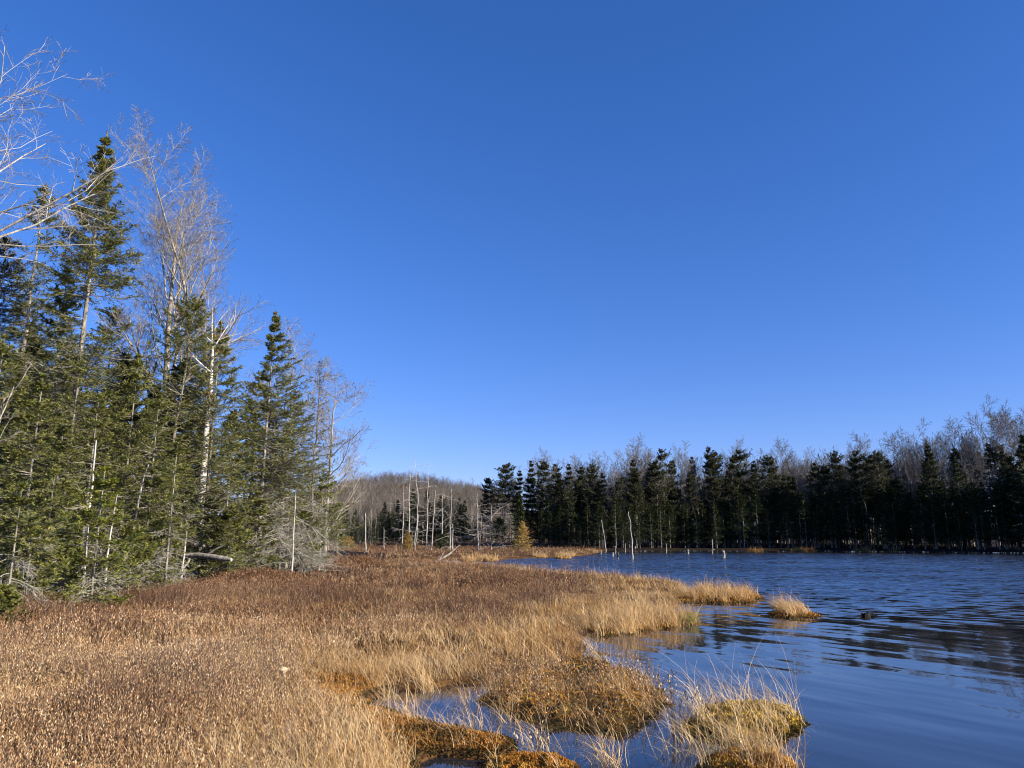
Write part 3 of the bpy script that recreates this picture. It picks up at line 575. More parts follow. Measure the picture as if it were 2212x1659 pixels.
SKY = [('plume', r4(225, 342), 124), ('ragged', r4(345, 256), 126), ('narrow', r4(440, 285), 132), ('narrow', r4(522, 210), 128), ('ragged', r4(630, 230), 129), ('plume', r4(715, 250), 127),
       ('narrow', r4(818, 236), 133), ('plume', r4(905, 262), 129), ('ragged', r4(965, 252), 131), ('narrow', r4(1052, 302), 129), ('ragged', r4(1182, 345), 136), ('narrow', r4(1282, 204), 132),
       ('ragged', r4(1432, 225), 131), ('lopsided', r4(1484, 146), 134), ('plume', r4(1572, 215), 132), ('narrow', r4(1716, 182), 133), ('lopsided', r4(1822, 140), 132), ('ragged', r4(1888, 172), 131),
       ('plume', r4(1975, 177), 130), ('lopsided', r4(2064, 150), 132), ('narrow', r4(2136, 214), 134),
       ('ragged', r5(232, 405), 128), ('plume', r5(300, 482), 127), ('narrow', r5(352, 532), 126), ('plume', r5(582, 452), 128), ('ragged', r5(682, 472), 130), ('ragged', r5(792, 380), 126),
       ('plume', r5(860, 415), 127), ('lopsided', r5(935, 370), 127), ('plume', r5(990, 392), 128), ('ragged', r5(1080, 370), 126), ('plume', r5(1132, 432), 125)]
DESC = {'ragged': ('spruce_tree', 'ragged flat-topped spruce'), 'plume': ('pine_tree', 'plume-crowned dark pine'), 'narrow': ('spruce_tree', 'narrow pointed spruce'), 'lopsided': ('pine_tree', 'lopsided wide-limbed pine')}
cnt = {}
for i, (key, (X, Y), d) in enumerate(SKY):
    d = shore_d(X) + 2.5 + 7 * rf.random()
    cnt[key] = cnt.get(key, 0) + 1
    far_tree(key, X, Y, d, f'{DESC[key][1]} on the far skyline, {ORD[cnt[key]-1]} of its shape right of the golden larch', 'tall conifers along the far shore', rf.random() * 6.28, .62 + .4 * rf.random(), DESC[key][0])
far_tree('full', *r5(1450, 280), shore_d(1998) + 2, 'big broad dark spruce with a full cone crown on the far shore', 'tall conifers along the far shore', .3, 1.0)
far_tree('full', *r5(2045, 322), shore_d(2165) + 2, 'narrower full dark spruce near the photo edge on the far shore', 'tall conifers along the far shore', 2.0, .72)
far_tree('young', *r5(1690, 392), shore_d(2065) + 4, 'broken-looking dark spruce between the two full ones on the far shore', 'tall conifers along the far shore', 1.0, .8)
far_tree('young', *r5(2168, 520), shore_d(2200) + 1.5, 'dark spruce touching the photo edge on the far shore', 'tall conifers along the far shore', 4.0, .9)
SL = 'dark conifer of the second row on the far shore, its top between the taller crowns'
SKX = sorted((X, Y) for _, (X, Y), _ in SKY)
for i in range(30):
    X = 1042 + (2215 - 1042) * (i + .7 * rf.random()) / 30; Y = np.interp(X, [p[0] for p in SKX], [p[1] for p in SKX]) + 14 + 34 * rf.random()
    far_tree(('narrow', 'plume', 'ragged', 'lopsided')[int(rf.random() * 4)], X, Y, shore_d(X) + 5 + 9 * rf.random(), SL, 'second row of far shore conifers', rf.random() * 6.28, .7 + .4 * rf.random())
# understorey: young trees crowding the shaded shore
FS = np.array([gp(*p) for p in FSPX])
def on_shore(s, back):
    seg = np.linalg.norm(np.diff(FS, axis=0), axis=1); cs = np.concatenate([[0], np.cumsum(seg)]); q = s * cs[-1]
    x = np.interp(q, cs, FS[:, 0]); y = np.interp(q, cs, FS[:, 1]); return x + back * .2, y + back
UL = 'young green spruce crowded in the shade along the far shore'
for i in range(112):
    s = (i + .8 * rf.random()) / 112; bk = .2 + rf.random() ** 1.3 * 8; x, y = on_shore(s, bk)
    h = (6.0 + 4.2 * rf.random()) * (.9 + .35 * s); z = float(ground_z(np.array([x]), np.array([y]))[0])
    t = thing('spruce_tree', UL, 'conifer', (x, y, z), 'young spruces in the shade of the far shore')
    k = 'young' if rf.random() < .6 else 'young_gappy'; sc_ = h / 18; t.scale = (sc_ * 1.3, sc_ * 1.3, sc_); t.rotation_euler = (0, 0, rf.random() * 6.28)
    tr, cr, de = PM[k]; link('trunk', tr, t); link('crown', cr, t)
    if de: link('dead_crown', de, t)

# merged masses: woods behind the front rows, woods round the bend, trees on the hill
def merge(parts, spots, rg):
    """parts: list of arrays (v,t,c); spots: (N,6) x,y,z,scale,widthscale,proto index -> per material collectors"""
    out = G()
    for x, y, z, s, w, k in spots:
        v, t, c = parts[int(k)]; a = rg.random() * 6.283; ca, sa = math.cos(a), math.sin(a)
        q = np.empty_like(v); q[:, 0] = (v[:, 0] * ca - v[:, 1] * sa) * s * w + x; q[:, 1] = (v[:, 0] * sa + v[:, 1] * ca) * s * w + y; q[:, 2] = v[:, 2] * s + z
        out.add(q, t, np.clip(c + rg.normal(0, .10), 0, 1))
    return out
lowA = conifer(520, 18, 3.2, crown0=.35, nb=60, nt=6, nj=3, tuft=.6, tw=.13, p=.6, whorl=18, gap=.2, twig_r=.03, r0=.11)
lowB = conifer(521, 18, 3.4, crown0=.12, nb=70, nt=6, nj=3, tuft=.6, tw=.13, p=.75, whorl=18, twig_r=.03, r0=.11)
lw = [lowA[0].arrays(), lowB[0].arrays()]; ln_ = [lowA[1].arrays(), lowB[1].arrays()]
sp = []
for i in range(260):                                   # behind the far shore's first rows
    s = rf.random() * 1.02; bk = 8 + 40 * rf.random(); x, y = on_shore(s, bk)
    k = 1 if rf.random() < .6 else 0; h = (8 + 4 * rf.random()) if k else (11 + 3.5 * rf.random()); sp.append((x, y, .4, h / 18, 1.15, k))
for i in range(150):                                   # woods round the bend, where the shore turns towards the viewer
    q = rf.random(); x = np.interp(q, [0, .5, 1], [86, 112, 124]); y = np.interp(q, [0, .5, 1], [102, 62, 8]); a = rf.random() * 26
    sp.append((x + a * .95, y + a * .3, .4, (17 + 7 * rf.random()) / 18, 1.25, int(rf.random() < .75)))
for i in range(150):                                   # beyond the far right end of the shore
    x = 80 + 70 * rf.random(); y = 112 - .42 * (x - 80) + 34 * rf.random(); sp.append((x, y, .4, (13 + 6 * rf.random()) / 18, 1.2, int(rf.random() < .7)))
for i in range(46):                                    # deep in the near woods
    y = 24 + 36 * rf.random(); x = np.interp(y, WOOD[:, 1], WOOD[:, 0]) - 9 - 14 * rf.random(); sp.append((x, y, .5, (8 + 3 * rf.random()) / 18, 1.1, 1))
tag(merge(ln_, sp, rf).obj('conifer_woods', M['dark']), 'dark mass of conifers filling the woods behind the first rows', 'woods', kind='stuff')
tag(merge(lw, sp, rf).obj('woods_trunks', M['farwood']), 'trunks of the conifers massed deep in the woods', 'woods', kind='stuff')

# bare hardwoods behind the far shore: the ones on the skyline
fb = {}
for j in range(4):
    fb[j] = bare(600 + j, 18.0, r0=.15, s0=(.38, .3, .45, .35)[j], n=(12, 9, 9), ang=(.7, .7, .7), ratio=(.40, .5, .55), trop=(.10, .04, .01), rmin=.017, fork=(2, 1, 0, 3)[j], kink=.7)
FBM = {j: (a.mesh('trunk', M['bare'], True), b.mesh('crown', M['farbare'])) for j, (a, b) in fb.items()}
FB = [r4(870, 222), r4(1100, 240), r4(1205, 188), r4(1330, 190), r4(1390, 188), r4(1660, 178), r4(590, 232), r5(320, 398), r5(440, 415), r5(530, 420), r5(690, 420), r5(1170, 360), r5(1300, 288),
      r5(1400, 238), r5(1560, 285), r5(1640, 268), r5(1780, 290), r5(1900, 88), r5(2035, 95), r5(2120, 240), r5(2195, 108), r4(1015, 235), r4(1270, 195), r5(960, 360), r5(1850, 300)]
BL = 'bare gray hardwood showing its twigs above the far shore conifers'
bigs = {17: 'tallest pale bare hardwood near the far right end of the far shore', 18: 'bare hardwood just right of the tallest pale one on the far shore', 20: 'tall bare hardwood cut by the photo edge on the far shore', 13: 'bare hardwood directly behind the big broad dark spruce'}
for i, (X, Y) in enumerate(FB):
    d = shore_d(X) + 12 + 18 * rf.random(); loc, H = top_at(X, Y, d)
    t = thing('bare_tree', bigs.get(i, BL), 'tree', loc, 'bare hardwoods behind the far shore'); s = H / 18; t.scale = (s, s, s); t.rotation_euler = (0, 0, rf.random() * 6.28)
    a, b = FBM[i % 4]; link('trunk', a, t); link('crown', b, t)
ML = 'bare gray hardwood standing among the dark conifers of the far shore'
for i in range(34):
    X = 1080 + (2210 - 1080) * (i + rf.random()) / 34; Y = np.interp(X, [p[0] for p in SKX], [p[1] for p in SKX]) + 4 + 26 * rf.random(); loc, H = top_at(X, Y, shore_d(X) + 5 + 11 * rf.random())
    t = thing('bare_tree', ML, 'tree', loc, 'bare hardwoods among the far conifers'); s = H / 18; t.scale = (s * .75, s * .75, s); t.rotation_euler = (0, 0, rf.random() * 6.28)
    a, b = FBM[i % 4]; link('trunk', a, t); link('crown', b, t)
# their mass behind, up the slope
hb = bare(620, 14.0, r0=.16, s0=.3, n=(11, 7), ang=(.6, .6), ratio=(.45, .55), trop=(.12, .06), rmin=.035, kink=.6, K0=4)
hb2 = bare(621, 14.0, r0=.15, s0=.4, n=(10, 7), ang=(.55, .6), ratio=(.42, .55), trop=(.12, .06), rmin=.035, fork=1, kink=.7, K0=4)
def cheap(seed, H=13., nbr=13, ntw=7):
    """a bare tree far away: trunk, limbs and twig sprays as slim blades"""
    rg = np.random.default_rng(seed); g = G(); P = np.zeros((1, 4, 3)); P[0, :, 2] = np.linspace(-.3, H, 4); P[0, 1:, :2] = rg.normal(0, .25, (3, 2)); Rt = np.array([[.17, .13, .08, .03]])
    tubes(g, P, Rt, 3, .72)
    B, Rb = grow(rg, P, Rt, nbr, .3, .98, .6, .42, .5, 3, trop=.15, noise=.1); d = nrm(B[:, -1] - B[:, 0]); L = np.linalg.norm(B[:, -1] - B[:, 0], axis=1)
    leaves(g, B[:, 0], d, frame(d)[0], L, .045, np.full(len(B), .6))
    Tw, _ = grow(rg, B, Rb, ntw, .15, .99, .6, .55, .4, 3, trop=.08, noise=.15); d = nrm(Tw[:, -1] - Tw[:, 0]); L = np.linalg.norm(Tw[:, -1] - Tw[:, 0], axis=1)
    leaves(g, Tw[:, 0], d, nrm(frame(d)[0] + rg.normal(0, .6, d.shape)), L, .04, np.clip(rg.normal(.4, .15, len(Tw)), 0, 1))
    T3, _ = grow(rg, Tw, np.full(Tw.shape[:2], .02), 3, .3, .99, .6, .6, .3, 3, trop=.05, noise=.15); d = nrm(T3[:, -1] - T3[:, 0]); L = np.linalg.norm(T3[:, -1] - T3[:, 0], axis=1)
    leaves(g, T3[:, 0], d, nrm(frame(d)[0] + rg.normal(0, .6, d.shape)), L, .03, np.clip(rg.normal(.3, .15, len(T3)), 0, 1))
    return g.arrays()
ch = [cheap(630), cheap(631), cheap(632)]
sp = []
while len(sp) < 4200:
    y = 240 + 680 * rf.random() ** .9; k = -.37 + .38 * rf.random(); x = k * y
    sp.append((x, y, float(hill_z(x, y)), .62 + .42 * rf.random(), 1.0, int(rf.random() * 3)))
while len(sp) < 4650:                                   # slope behind the far shore
    s = rf.random() * 1.05; bk = 26 + 90 * rf.random(); x, y = on_shore(s, bk); sp.append((x, y, .5 + float(hill_z(np.array(x), np.array(y))), (13 + 3 * rf.random() + 2.5 * s) / 13, 1.0, int(rf.random() * 3)))
tag(merge(ch, sp, rf).obj('hillside_forest', M['farbare']), 'gray brown leafless forest covering the far hillside', 'forest', kind='stuff')

# far edge of the bog: pale trunks and small conifers, then the standing dead trees
EL = 'pale thin bare tree at the back edge of the far bog'
for i in range(34):
    X = 716 + (1030 - 716) * (i + rf.random()) / 34; d = 165 + 40 * rf.random(); x, y, _ = dp(X, 1160, d); h = 9 + 5 * rf.random()
    t = thing('bare_tree', EL, 'tree', (x, y, float(ground_z(np.array([x]), np.array([y]))[0])), 'pale trees at the back of the far bog'); s = h / 18; t.scale = (s * .7, s * .7, s); t.rotation_euler = (0, 0, rf.random() * 6.28)
    a, b = FBM[i % 4]; link('trunk', a, t); link('crown', b, t)
CL = 'small dark conifer at the back edge of the far bog'
for i in range(76):
    X = 716 + (1040 - 716) * (i + rf.random()) / 76; d = 160 + 50 * rf.random(); x, y, _ = dp(X, 1160, d); h = (4.0 + 6.5 * rf.random() ** 1.2) * (1.15 if X > 850 else 1.0)
    t = thing('spruce_tree', CL, 'conifer', (x, y, float(ground_z(np.array([x]), np.array([y]))[0])), 'small conifers at the back of the far bog'); s = h / 18; t.scale = (s * 1.2, s * 1.2, s); t.rotation_euler = (0, 0, rf.random() * 6.28)
    tr, cr, de = PM['young']; link('trunk', tr, t); link('crown', cr, t)

def far_snag(seed, top, base, d, label, r0=.10, group='standing dead trees on the far bog', nbr=15, blen=3.0, droop=-.05, sub=2, kink=.7, top_r=.3, zb=None, s0=.2, name='dead_tree', rmin=.017):
    xt, yt, zt = dp(*top, d); xb, yb, _ = dp(*base, d); zb = float(ground_z(np.array([xb]), np.array([yb]))[0]) if zb is None else zb
    H = zt - zb; geo = snag_geo(seed, H, r0, nbr, blen, ((xt - xb) / H, 0), s0, kink, droop, sub, top_r, rmin)
    put_bare(geo, name, label, (xb, yb, zb), ('snag', 'snag'), group, 'dead tree')
far_snag(700, r3(668, 350), r3(648, 775), 118, 'slightly leaning dead tree, first of the tall bleached cluster on the far bog', 0.086, blen=2.8)
far_snag(701, r3(695, 252), r3(692, 775), 119, 'straight dead tree second in the bleached cluster, bristling with short stubs', 0.094, blen=2.2, nbr=24)
far_snag(702, r3(750, 165), r3(735, 770), 121, 'tallest dead tree of the bleached cluster, with a kinked whip-thin top', 0.094, blen=3.4, top_r=.22, kink=1.3)
far_snag(703, r3(825, 185), r3(815, 770), 123, 'tall straight dead tree with a needle-thin tip in the middle of the cluster', 0.094, blen=4.0, top_r=.22)
far_snag(704, r3(882, 380), r3(848, 770), 120, 'leaning dead tree right of the needle-tipped one', 0.086, blen=2.6)
far_snag(705, r3(920, 410), r3(915, 770), 122, 'bleached dead tree with a forked flat top', 0.086, blen=3.6)
far_snag(706, r3(980, 372), r3(972, 770), 118, 'last tall dead tree of the cluster with long arching low limbs', 0.094, blen=4.4, droop=-.12, s0=.05)
far_snag(707, r3(990, 605), r3(990, 770), 117, 'short dead tree touching the last tall one of the cluster', 0.086, blen=2.2)
far_snag(708, r3(757, 540), r3(742, 770), 118, 'short leaning dead tree under the tallest one', 0.072, blen=2.0)
far_snag(709, r3(410, 532), r3(408, 785), 100, 'lone limbless bleached stick left of the cluster on the far bog', 0.094, nbr=10, blen=.5, sub=0, top_r=.5)
far_snag(710, r3(1163, 400), r3(1165, 768), 112, 'tall pale dead tree at the dark corner of the far woods', 0.086, blen=2.6)
far_snag(711, r3(1182, 548), r3(1172, 768), 111, 'short dead tree between the two skeletons near the golden larch', 0.079, blen=3.0)
far_snag(712, r3(1245, 475), r3(1252, 768), 110, 'dead skeleton tree with wide level branches near the golden larch', 0.094, blen=5.0, nbr=26, s0=.08, droop=-.03)
far_snag(713, r3(535, 630), r3(535, 775), 125, 'short pale dead stub on the far bog right of the lone stick', 0.072, nbr=8, blen=1.2)
far_snag(714, r3(160, 640), r3(155, 790), 95, 'thin dead pole on the far bog beside the end of the near woods', 0.058, nbr=12, blen=1.4)
far_snag(715, r3(222, 600), r3(220, 785), 98, 'second thin dead pole just beyond the end of the near woods', 0.058, nbr=10, blen=1.6)
far_snag(716, r3(613, 735), r3(613, 775), 112, 'very short broken stub in front of the dead cluster', 0.065, nbr=0)
# dead poles standing in the water
WG = 'dead poles standing in the pond'
def water_snag(seed, top, base, label, r0, **kw):
    x, d = gp(*base); far_snag(seed, top, base, d, label, r0, WG, zb=0.0, name='drowned_snag', **kw)
water_snag(730, r4(1210, 560), r4(1270, 922), 'tall white kinked snag leaning out of the pond', 0.068, nbr=7, blen=.5, sub=0, top_r=.35, kink=1.2, s0=.25)
water_snag(731, r4(1049, 627), r4(1085, 866), 'leaning pale snag at the tip of the grassy spit', 0.072, nbr=5, blen=.5, sub=0, top_r=.35)
water_snag(732, r4(886, 716), r4(886, 852), 'thin upright gray pole rising from the grassy spit', 0.043, nbr=3, blen=.4, sub=0, top_r=.5)
water_snag(733, r4(1148, 815), r4(1150, 882), 'short upright pole between the two leaning white snags', 0.043, nbr=0, top_r=.6)
water_snag(734, r4(1219, 795), r4(1220, 872), 'short pole standing behind the foot of the kinked snag', 0.043, nbr=0, top_r=.6)
water_snag(735, r4(1516, 796), r4(1518, 878), 'slim upright pole alone in the water before the dark woods', 0.050, nbr=3, blen=.4, sub=0, top_r=.6)
water_snag(736, r4(1849, 766), r4(1852, 880), 'upright pole with a short side knob, farthest right of the water poles', 0.058, nbr=6, blen=.5, sub=0, top_r=.6)
def stump(seed, X, Y, h, r, label, m='dead', group='stumps breaking the pond surface'):
    x, y = gp(X, Y); rg = np.random.default_rng(seed); t = thing('drowned_stump', label, 'stump', (x, y, 0), group); S = 9; K = 6
    a = np.arange(S) * 2 * math.pi / S; zz = np.linspace(-.3, h, K); v = []
    for k in range(K):
        rad = r * (1.25 - .45 * k / (K - 1)) * (1 + .16 * rg.normal(0, 1, S)); v.append(np.stack([np.cos(a) * rad, np.sin(a) * rad, zz[k] + (rg.random(S) * h * .5 if k == K - 1 else 0 * a)], -1))
    v.append(np.array([[0, 0, h * .8]])); v = np.concatenate(v); ix = np.arange(K * S).reshape(K, S); p = ix[:-1]; q = np.roll(p, -1, 1); u = ix[1:]; w = np.roll(u, -1, 1)
    f = np.concatenate([np.stack([p, q, w], -1).reshape(-1, 3), np.stack([p, w, u], -1).reshape(-1, 3), np.array([(ix[-1, i], ix[-1, (i + 1) % S], K * S) for i in range(S)])])
    g = G(); g.add(v, f, .5); g.obj('wood', M[m], t)
    g = G(); B = np.array([[(0, 0, h * .4), (r * 1.2, -r * .3, h * .55), (r * 2.0, -r * .5, h * .85)], [(0, 0, h * .3), (-r * 1.1, -r * .4, h * .4), (-r * 1.7, -r * .6, h * .3)]]); tubes(g, B, np.array([[r * .3, r * .22, r * .1]] * 2), 5, .5); g.obj('root_stub', M[m], t)
stump(740, *r4(1937, 913), .58, .13, 'thick pale stump standing alone far out in the pond', 'dead')
stump(741, *r4(1677, 886), .45, .10, 'small pale stump between the lone pole and the knobbed pole')
stump(742, *r4(1045, 888), .38, .09, 'little stump right off the tip of the grassy spit')
stump(743, *r4(1131, 903), .32, .10, 'low pale stump just left of the kinked white snag')
stump(744, *r4(1168, 921), .48, .10, 'dark stump close left of the foot of the kinked white snag', 'farwood')
stump(745, 1870, 1334, .09, .14, 'black broken stump low in the open water right of the lone tussock', 'black')
stump(746, *r4(1293, 858), .5, .10, 'tiny stump against the dark far shore right of the kinked snag')
# a bleached branch lying at the cove
x, y = gp(*r3(832, 893)); t = thing('driftwood_branch', 'white bleached branch sticking up from the narrow cove', 'branch', (x, y, 0))
g = G(); tubes(g, np.array([[(0, 0, -.05), (.7, 0, .35), (1.5, .1, .8), (2.3, .1, 1.5)]]), np.array([[.10, .09, .07, .02]]), 6, .5); g.obj('stem', M['snag'], t, True)
g = G(); tubes(g, np.array([[(.7, 0, .35), (1.0, -.1, .75), (1.2, -.15, 1.05)]]), np.array([[.04, .03, .01]]), 5, .5); g.obj('side_shoot', M['snag'], t, True)

# larches and small pines on the far bog
def larch(seed, X, Ytop, d, rc, label, m='larch', name='larch_tree', cat='larch', **kw):
    loc, H = top_at(X, Ytop, d); k = dict(crown0=.04, nb=110, nt=10, nj=4, tuft=.22, tw=.032, p=.9, droop=-.05, tipup=.05, twig_r=.012, r0=.06); k.update(kw)
    put_conifer(conifer(seed, H, rc, **k), name, label, loc, ('farwood', m, 'dead'), None, cat)
larch(760, *r3(1458, 600), 104, 2.3, 'golden larch glowing in front of the dark far woods')
larch(761, *r3(1437, 395), 107, 1.3, 'slim green spruce spire directly behind the golden larch', 'under', 'spruce_tree', 'conifer', crown0=.1, gap=.1, tuft=.3, tw=.06)
larch(762, *r3(690, 668), 116, 1.3, 'orange larch small at the foot of the dead cluster')
larch(763, *r3(266, 718), 118, 2.2, 'round yellow larch bush beyond the end of the near woods', p=.4)
larch(764, *r3(1305, 580), 109, 2.2, 'small green pine right of the dead skeleton tree', 'under', 'pine_tree', 'conifer', crown0=.35, p=.5, gap=.2, dead=14, dead0=.05, dead1=.4, dlen=1.6, dsub=3)
larch(765, *r3(925, 690), 121, 1.8, 'little green pine low among the dead cluster', 'under', 'pine_tree', 'conifer', p=.5)
larch(766, *r3(210, 470), 92, 2.4, 'light green pine peeking out behind the near woods', 'fir', 'pine_tree', 'conifer', p=.5, gap=.2)

# ------------------------------------------------------------------ bog plants
def scatter(n, r0, r1, a0=-38, a1=36, power=1.0, rg=R):
    """points over a sector, density falling with distance^power"""
    u = rg.random(n); q = 2 - power
    r = (r0 ** q + u * (r1 ** q - r0 ** q)) ** (1 / q) if abs(q) > 1e-3 else r0 * (r1 / r0) ** u
    a = np.radians(a0 + (a1 - a0) * rg.random(n)); return r * np.sin(a), r * np.cos(a)
def land(x, y, margin=.05, wood=3.0):
    sd = sdist(x, y); k = (sd > margin) & (wood_in(x, y) < wood) & (y < 175) & ~((y > 104) & (x > 15) & (sd > .7)); return k, sd
STRIP = np.array([gp(*p) for p in [(650,1496),(700,1545),(800,1600),(890,1650),(900,1725),(1140,1725),(1120,1600),(1010,1582),(900,1560),(800,1532),(795,1492),(700,1486)]])
def bare_moss(x, y, rg):
    return (sdist(x, y, STRIP) > 0) | (rg.random(len(x)) < .10)
def sedge_share(x, y, sd):
    """how much of the cover is sedge: shores, wet hollows, the right-hand side of the near bog"""
    s = sst(-sd, -3.2, -.4) * .95 + .55 * sst(vnoise(x, y, 2.3) * .6 + vnoise(x + 31, y, 5.5) * .4, .45, .72)
    s = s * (1 - .45 * sst(-x, 1.0, 3.5) * sst(-y, -22, -14)) + .20 * sst(x, -3, 1.5) * sst(-y, -26, -18)
    s = np.where((y > 24) & (y < 60) & (x > 1.0), s + .6 * sst(x / y, .06, .12), s)
    return np.clip(s, 0.04, 1)
def hmul(x, y):
    """local height of the cover: mounds and hollows"""
    h = .24 + 1.3 * vnoise(x + 5, y + 2, 1.45) ** 1.7
    bx, by = gp(1060, 1262, .2); h = h + .55 * np.exp(-(((x - bx) / 3.2) ** 2 + ((y - by) / 3.0) ** 2))
    bx, by = gp(760, 1225, .2); h = h + .35 * np.exp(-(((x - bx) / 4) ** 2 + ((y - by) / 4) ** 2))
    return h
def shrubs(gl, gs, n, r0, r1, nl, lod, power, rg):
    x, y = scatter(n, r0, r1, power=power, rg=rg); k, sd = land(x, y); x, y, sd = x[k], y[k], sd[k]
    s = sedge_share(x, y, sd); k = (rg.random(len(x)) > s * .93) & bare_moss(x, y, rg) & (rg.random(len(x)) < .10 + 1.7 * vnoise(x + 3, y + 8, .38) ** 1.4); x, y, sd = x[k], y[k], sd[k]; N = len(x)
    z = ground_z(x, y, sd); h = (.24 + .30 * rg.random(N)) * hmul(x, y) * (.45 + .55 * sst(sd, 0, 1.2))
    P = np.empty((N, 4, 3)); P[:, 0] = np.stack([x, y, z - .02], -1); d = nrm(np.stack([rg.normal(0, .28, N), rg.normal(0, .28, N), np.ones(N)], -1))
    for i in range(1, 4): d = nrm(d + rg.normal(0, .14, (N, 3)) + (0, 0, .08)); P[:, i] = P[:, i - 1] + d * (h / 3)[:, None]
    side = nrm(np.stack([rg.normal(0, 1, N), rg.normal(0, .5, N), np.zeros(N)], -1))
    ribbons(gs, P, np.full((N, 4), .0024 * lod) * np.array([1, .9, .7, .4]), side, np.clip(rg.normal(.45, .2, N), 0, 1))
    clump = vnoise(x, y, .8) * .5 + vnoise(x + 17, y, 3.4) * .5
    base = .33 + (.95 - .60 * sst(-y, -16, -9)) * (clump - .5) + .33 * sst(-y, -17, -9)
    base = base - .08 * sst(hmul(x, y), .55, 1.0) * sst(y, 8, 13)
    t = .22 + .80 * (np.arange(nl)[None] + rg.random((N, nl))) / nl; q = np.minimum(t, .999) * 3; i = q.astype(int); f = (q - i)[..., None]; ii = np.arange(N)[:, None]
    p = (P[ii, i] * (1 - f) + P[ii, i + 1] * f).reshape(-1, 3); T = nrm(P[ii, i + 1] - P[ii, i]).reshape(-1, 3); m = len(p)
    o = nrm(rg.normal(0, 1, (m, 3)) * (1, 1, .35)); dd = nrm(T * .9 + (0, 0, .25) + o * (.22 + .5 * rg.random((m, 1)))); sd_ = nrm(np.cross(dd, rg.normal(0, 1, (m, 3))))
    tint = np.clip(np.repeat(base, nl) + rg.normal(0, .19, m), 0, 1)
    leaves(gl, p, dd, sd_, .026 * lod * (.6 + .8 * rg.random(m)), .0038 * lod * (.7 + .6 * rg.random(m)), tint)
def blades(g, x, y, z, h, rg, lod=1.0, lean=(-.20, -.04), spread=.32, curve=.32, w=.0022, tint=(.6, .2), K=5):
    N = len(x); P = np.empty((N, K, 3)); P[:, 0] = np.stack([x, y, z], -1)
    d = nrm(np.stack([rg.normal(lean[0] * .4, spread, N), rg.normal(lean[1] * .4, spread, N), np.ones(N)], -1))
    cv = np.stack([np.full(N, lean[0]), np.full(N, lean[1]), np.full(N, -.10)], -1) + rg.normal(0, curve, (N, 3)) * (1, 1, .5)
    for i in range(1, K): d = nrm(d + cv * (i * .42)); P[:, i] = P[:, i - 1] + d * (h / (K - 1))[:, None]
    a = rg.random(N) * 6.283; side = np.stack([np.cos(a), np.sin(a), np.zeros(N)], -1)
    W = (w * lod * (.7 + .6 * rg.random(N)))[:, None] * np.linspace(1, .15, K)[None] ** .8
    ribbons(g, P, W, side, np.clip(rg.normal(tint[0], tint[1], N), 0, 1))
def sedge(g, n, r0, r1, per, lod, power, rg, hh=.5, thin=.0):
    x, y = scatter(n, r0, r1, power=power, rg=rg); k, sd = land(x, y, .02, 1.0); x, y, sd = x[k], y[k], sd[k]
    s = np.maximum(sedge_share(x, y, sd), .5 * (y < 14)); k = (rg.random(len(x)) < s) & bare_moss(x, y, rg) & (rg.random(len(x)) < .35 + 1.1 * vnoise(x + 13, y + 8, .55)); x, y, sd = x[k], y[k], sd[k]; N = len(x)
    X = np.repeat(x, per) + rg.normal(0, .045 * lod ** .7, N * per); Y = np.repeat(y, per) + rg.normal(0, .045 * lod ** .7, N * per)
    H = np.repeat(hh * (.6 + .6 * rg.random(N)) * (.7 + .3 * hmul(x, y)), per) * (.55 + .6 * rg.random(N * per))
    mean = .56 + .6 * (vnoise(x, y, 1.1) - .5) + rg.normal(0, .10, N); tl = np.repeat(mean, per)
    gg = G(); blades(gg, X, Y, np.repeat(ground_z(x, y, sd) - .03, per), H, rg, lod)
    v, t, c = gg.arrays(); g.add(v, t, np.clip((c - .6) * 1.2 + np.repeat(tl, 10), 0, 1))
gl, gs, gg = G(), G(), G(); rs = np.random.default_rng(77)
shrubs(gl, gs, 92000, 5.0, 12, 11, 1.0, .9, rs)
shrubs(gl, gs, 84000, 12, 24, 9, 1.55, 1.0, rs)
shrubs(gl, gs, 46000, 24, 60, 6, 2.6, 1.0, rs)
shrubs(gl, gs, 40000, 60, 175, 5, 5.5, .8, rs)
tag(gl.obj('bog_shrub_leaves', M['leaf']), 'russet and tan leaves of low bog shrubs covering the open mat', 'shrubs', kind='stuff')
tag(gs.obj('bog_shrub_stems', M['stem']), 'thin brown stems of the low bog shrubs', 'shrubs', kind='stuff')
sedge(gg, 32000, 5.0, 12, 5, 1.0, .8, rs, .36)
sedge(gg, 20000, 12, 26, 7, 1.5, 1.0, rs, .40)
sedge(gg, 14000, 26, 60, 7, 2.6, 1.0, rs, .52)
sedge(gg, 11000, 60, 130, 6, 5.0, .9, rs, .55)
tag(gg.obj('bog_grass', M['sedge']), 'golden dry sedge grass growing over the bog mat', 'grass', kind='stuff')

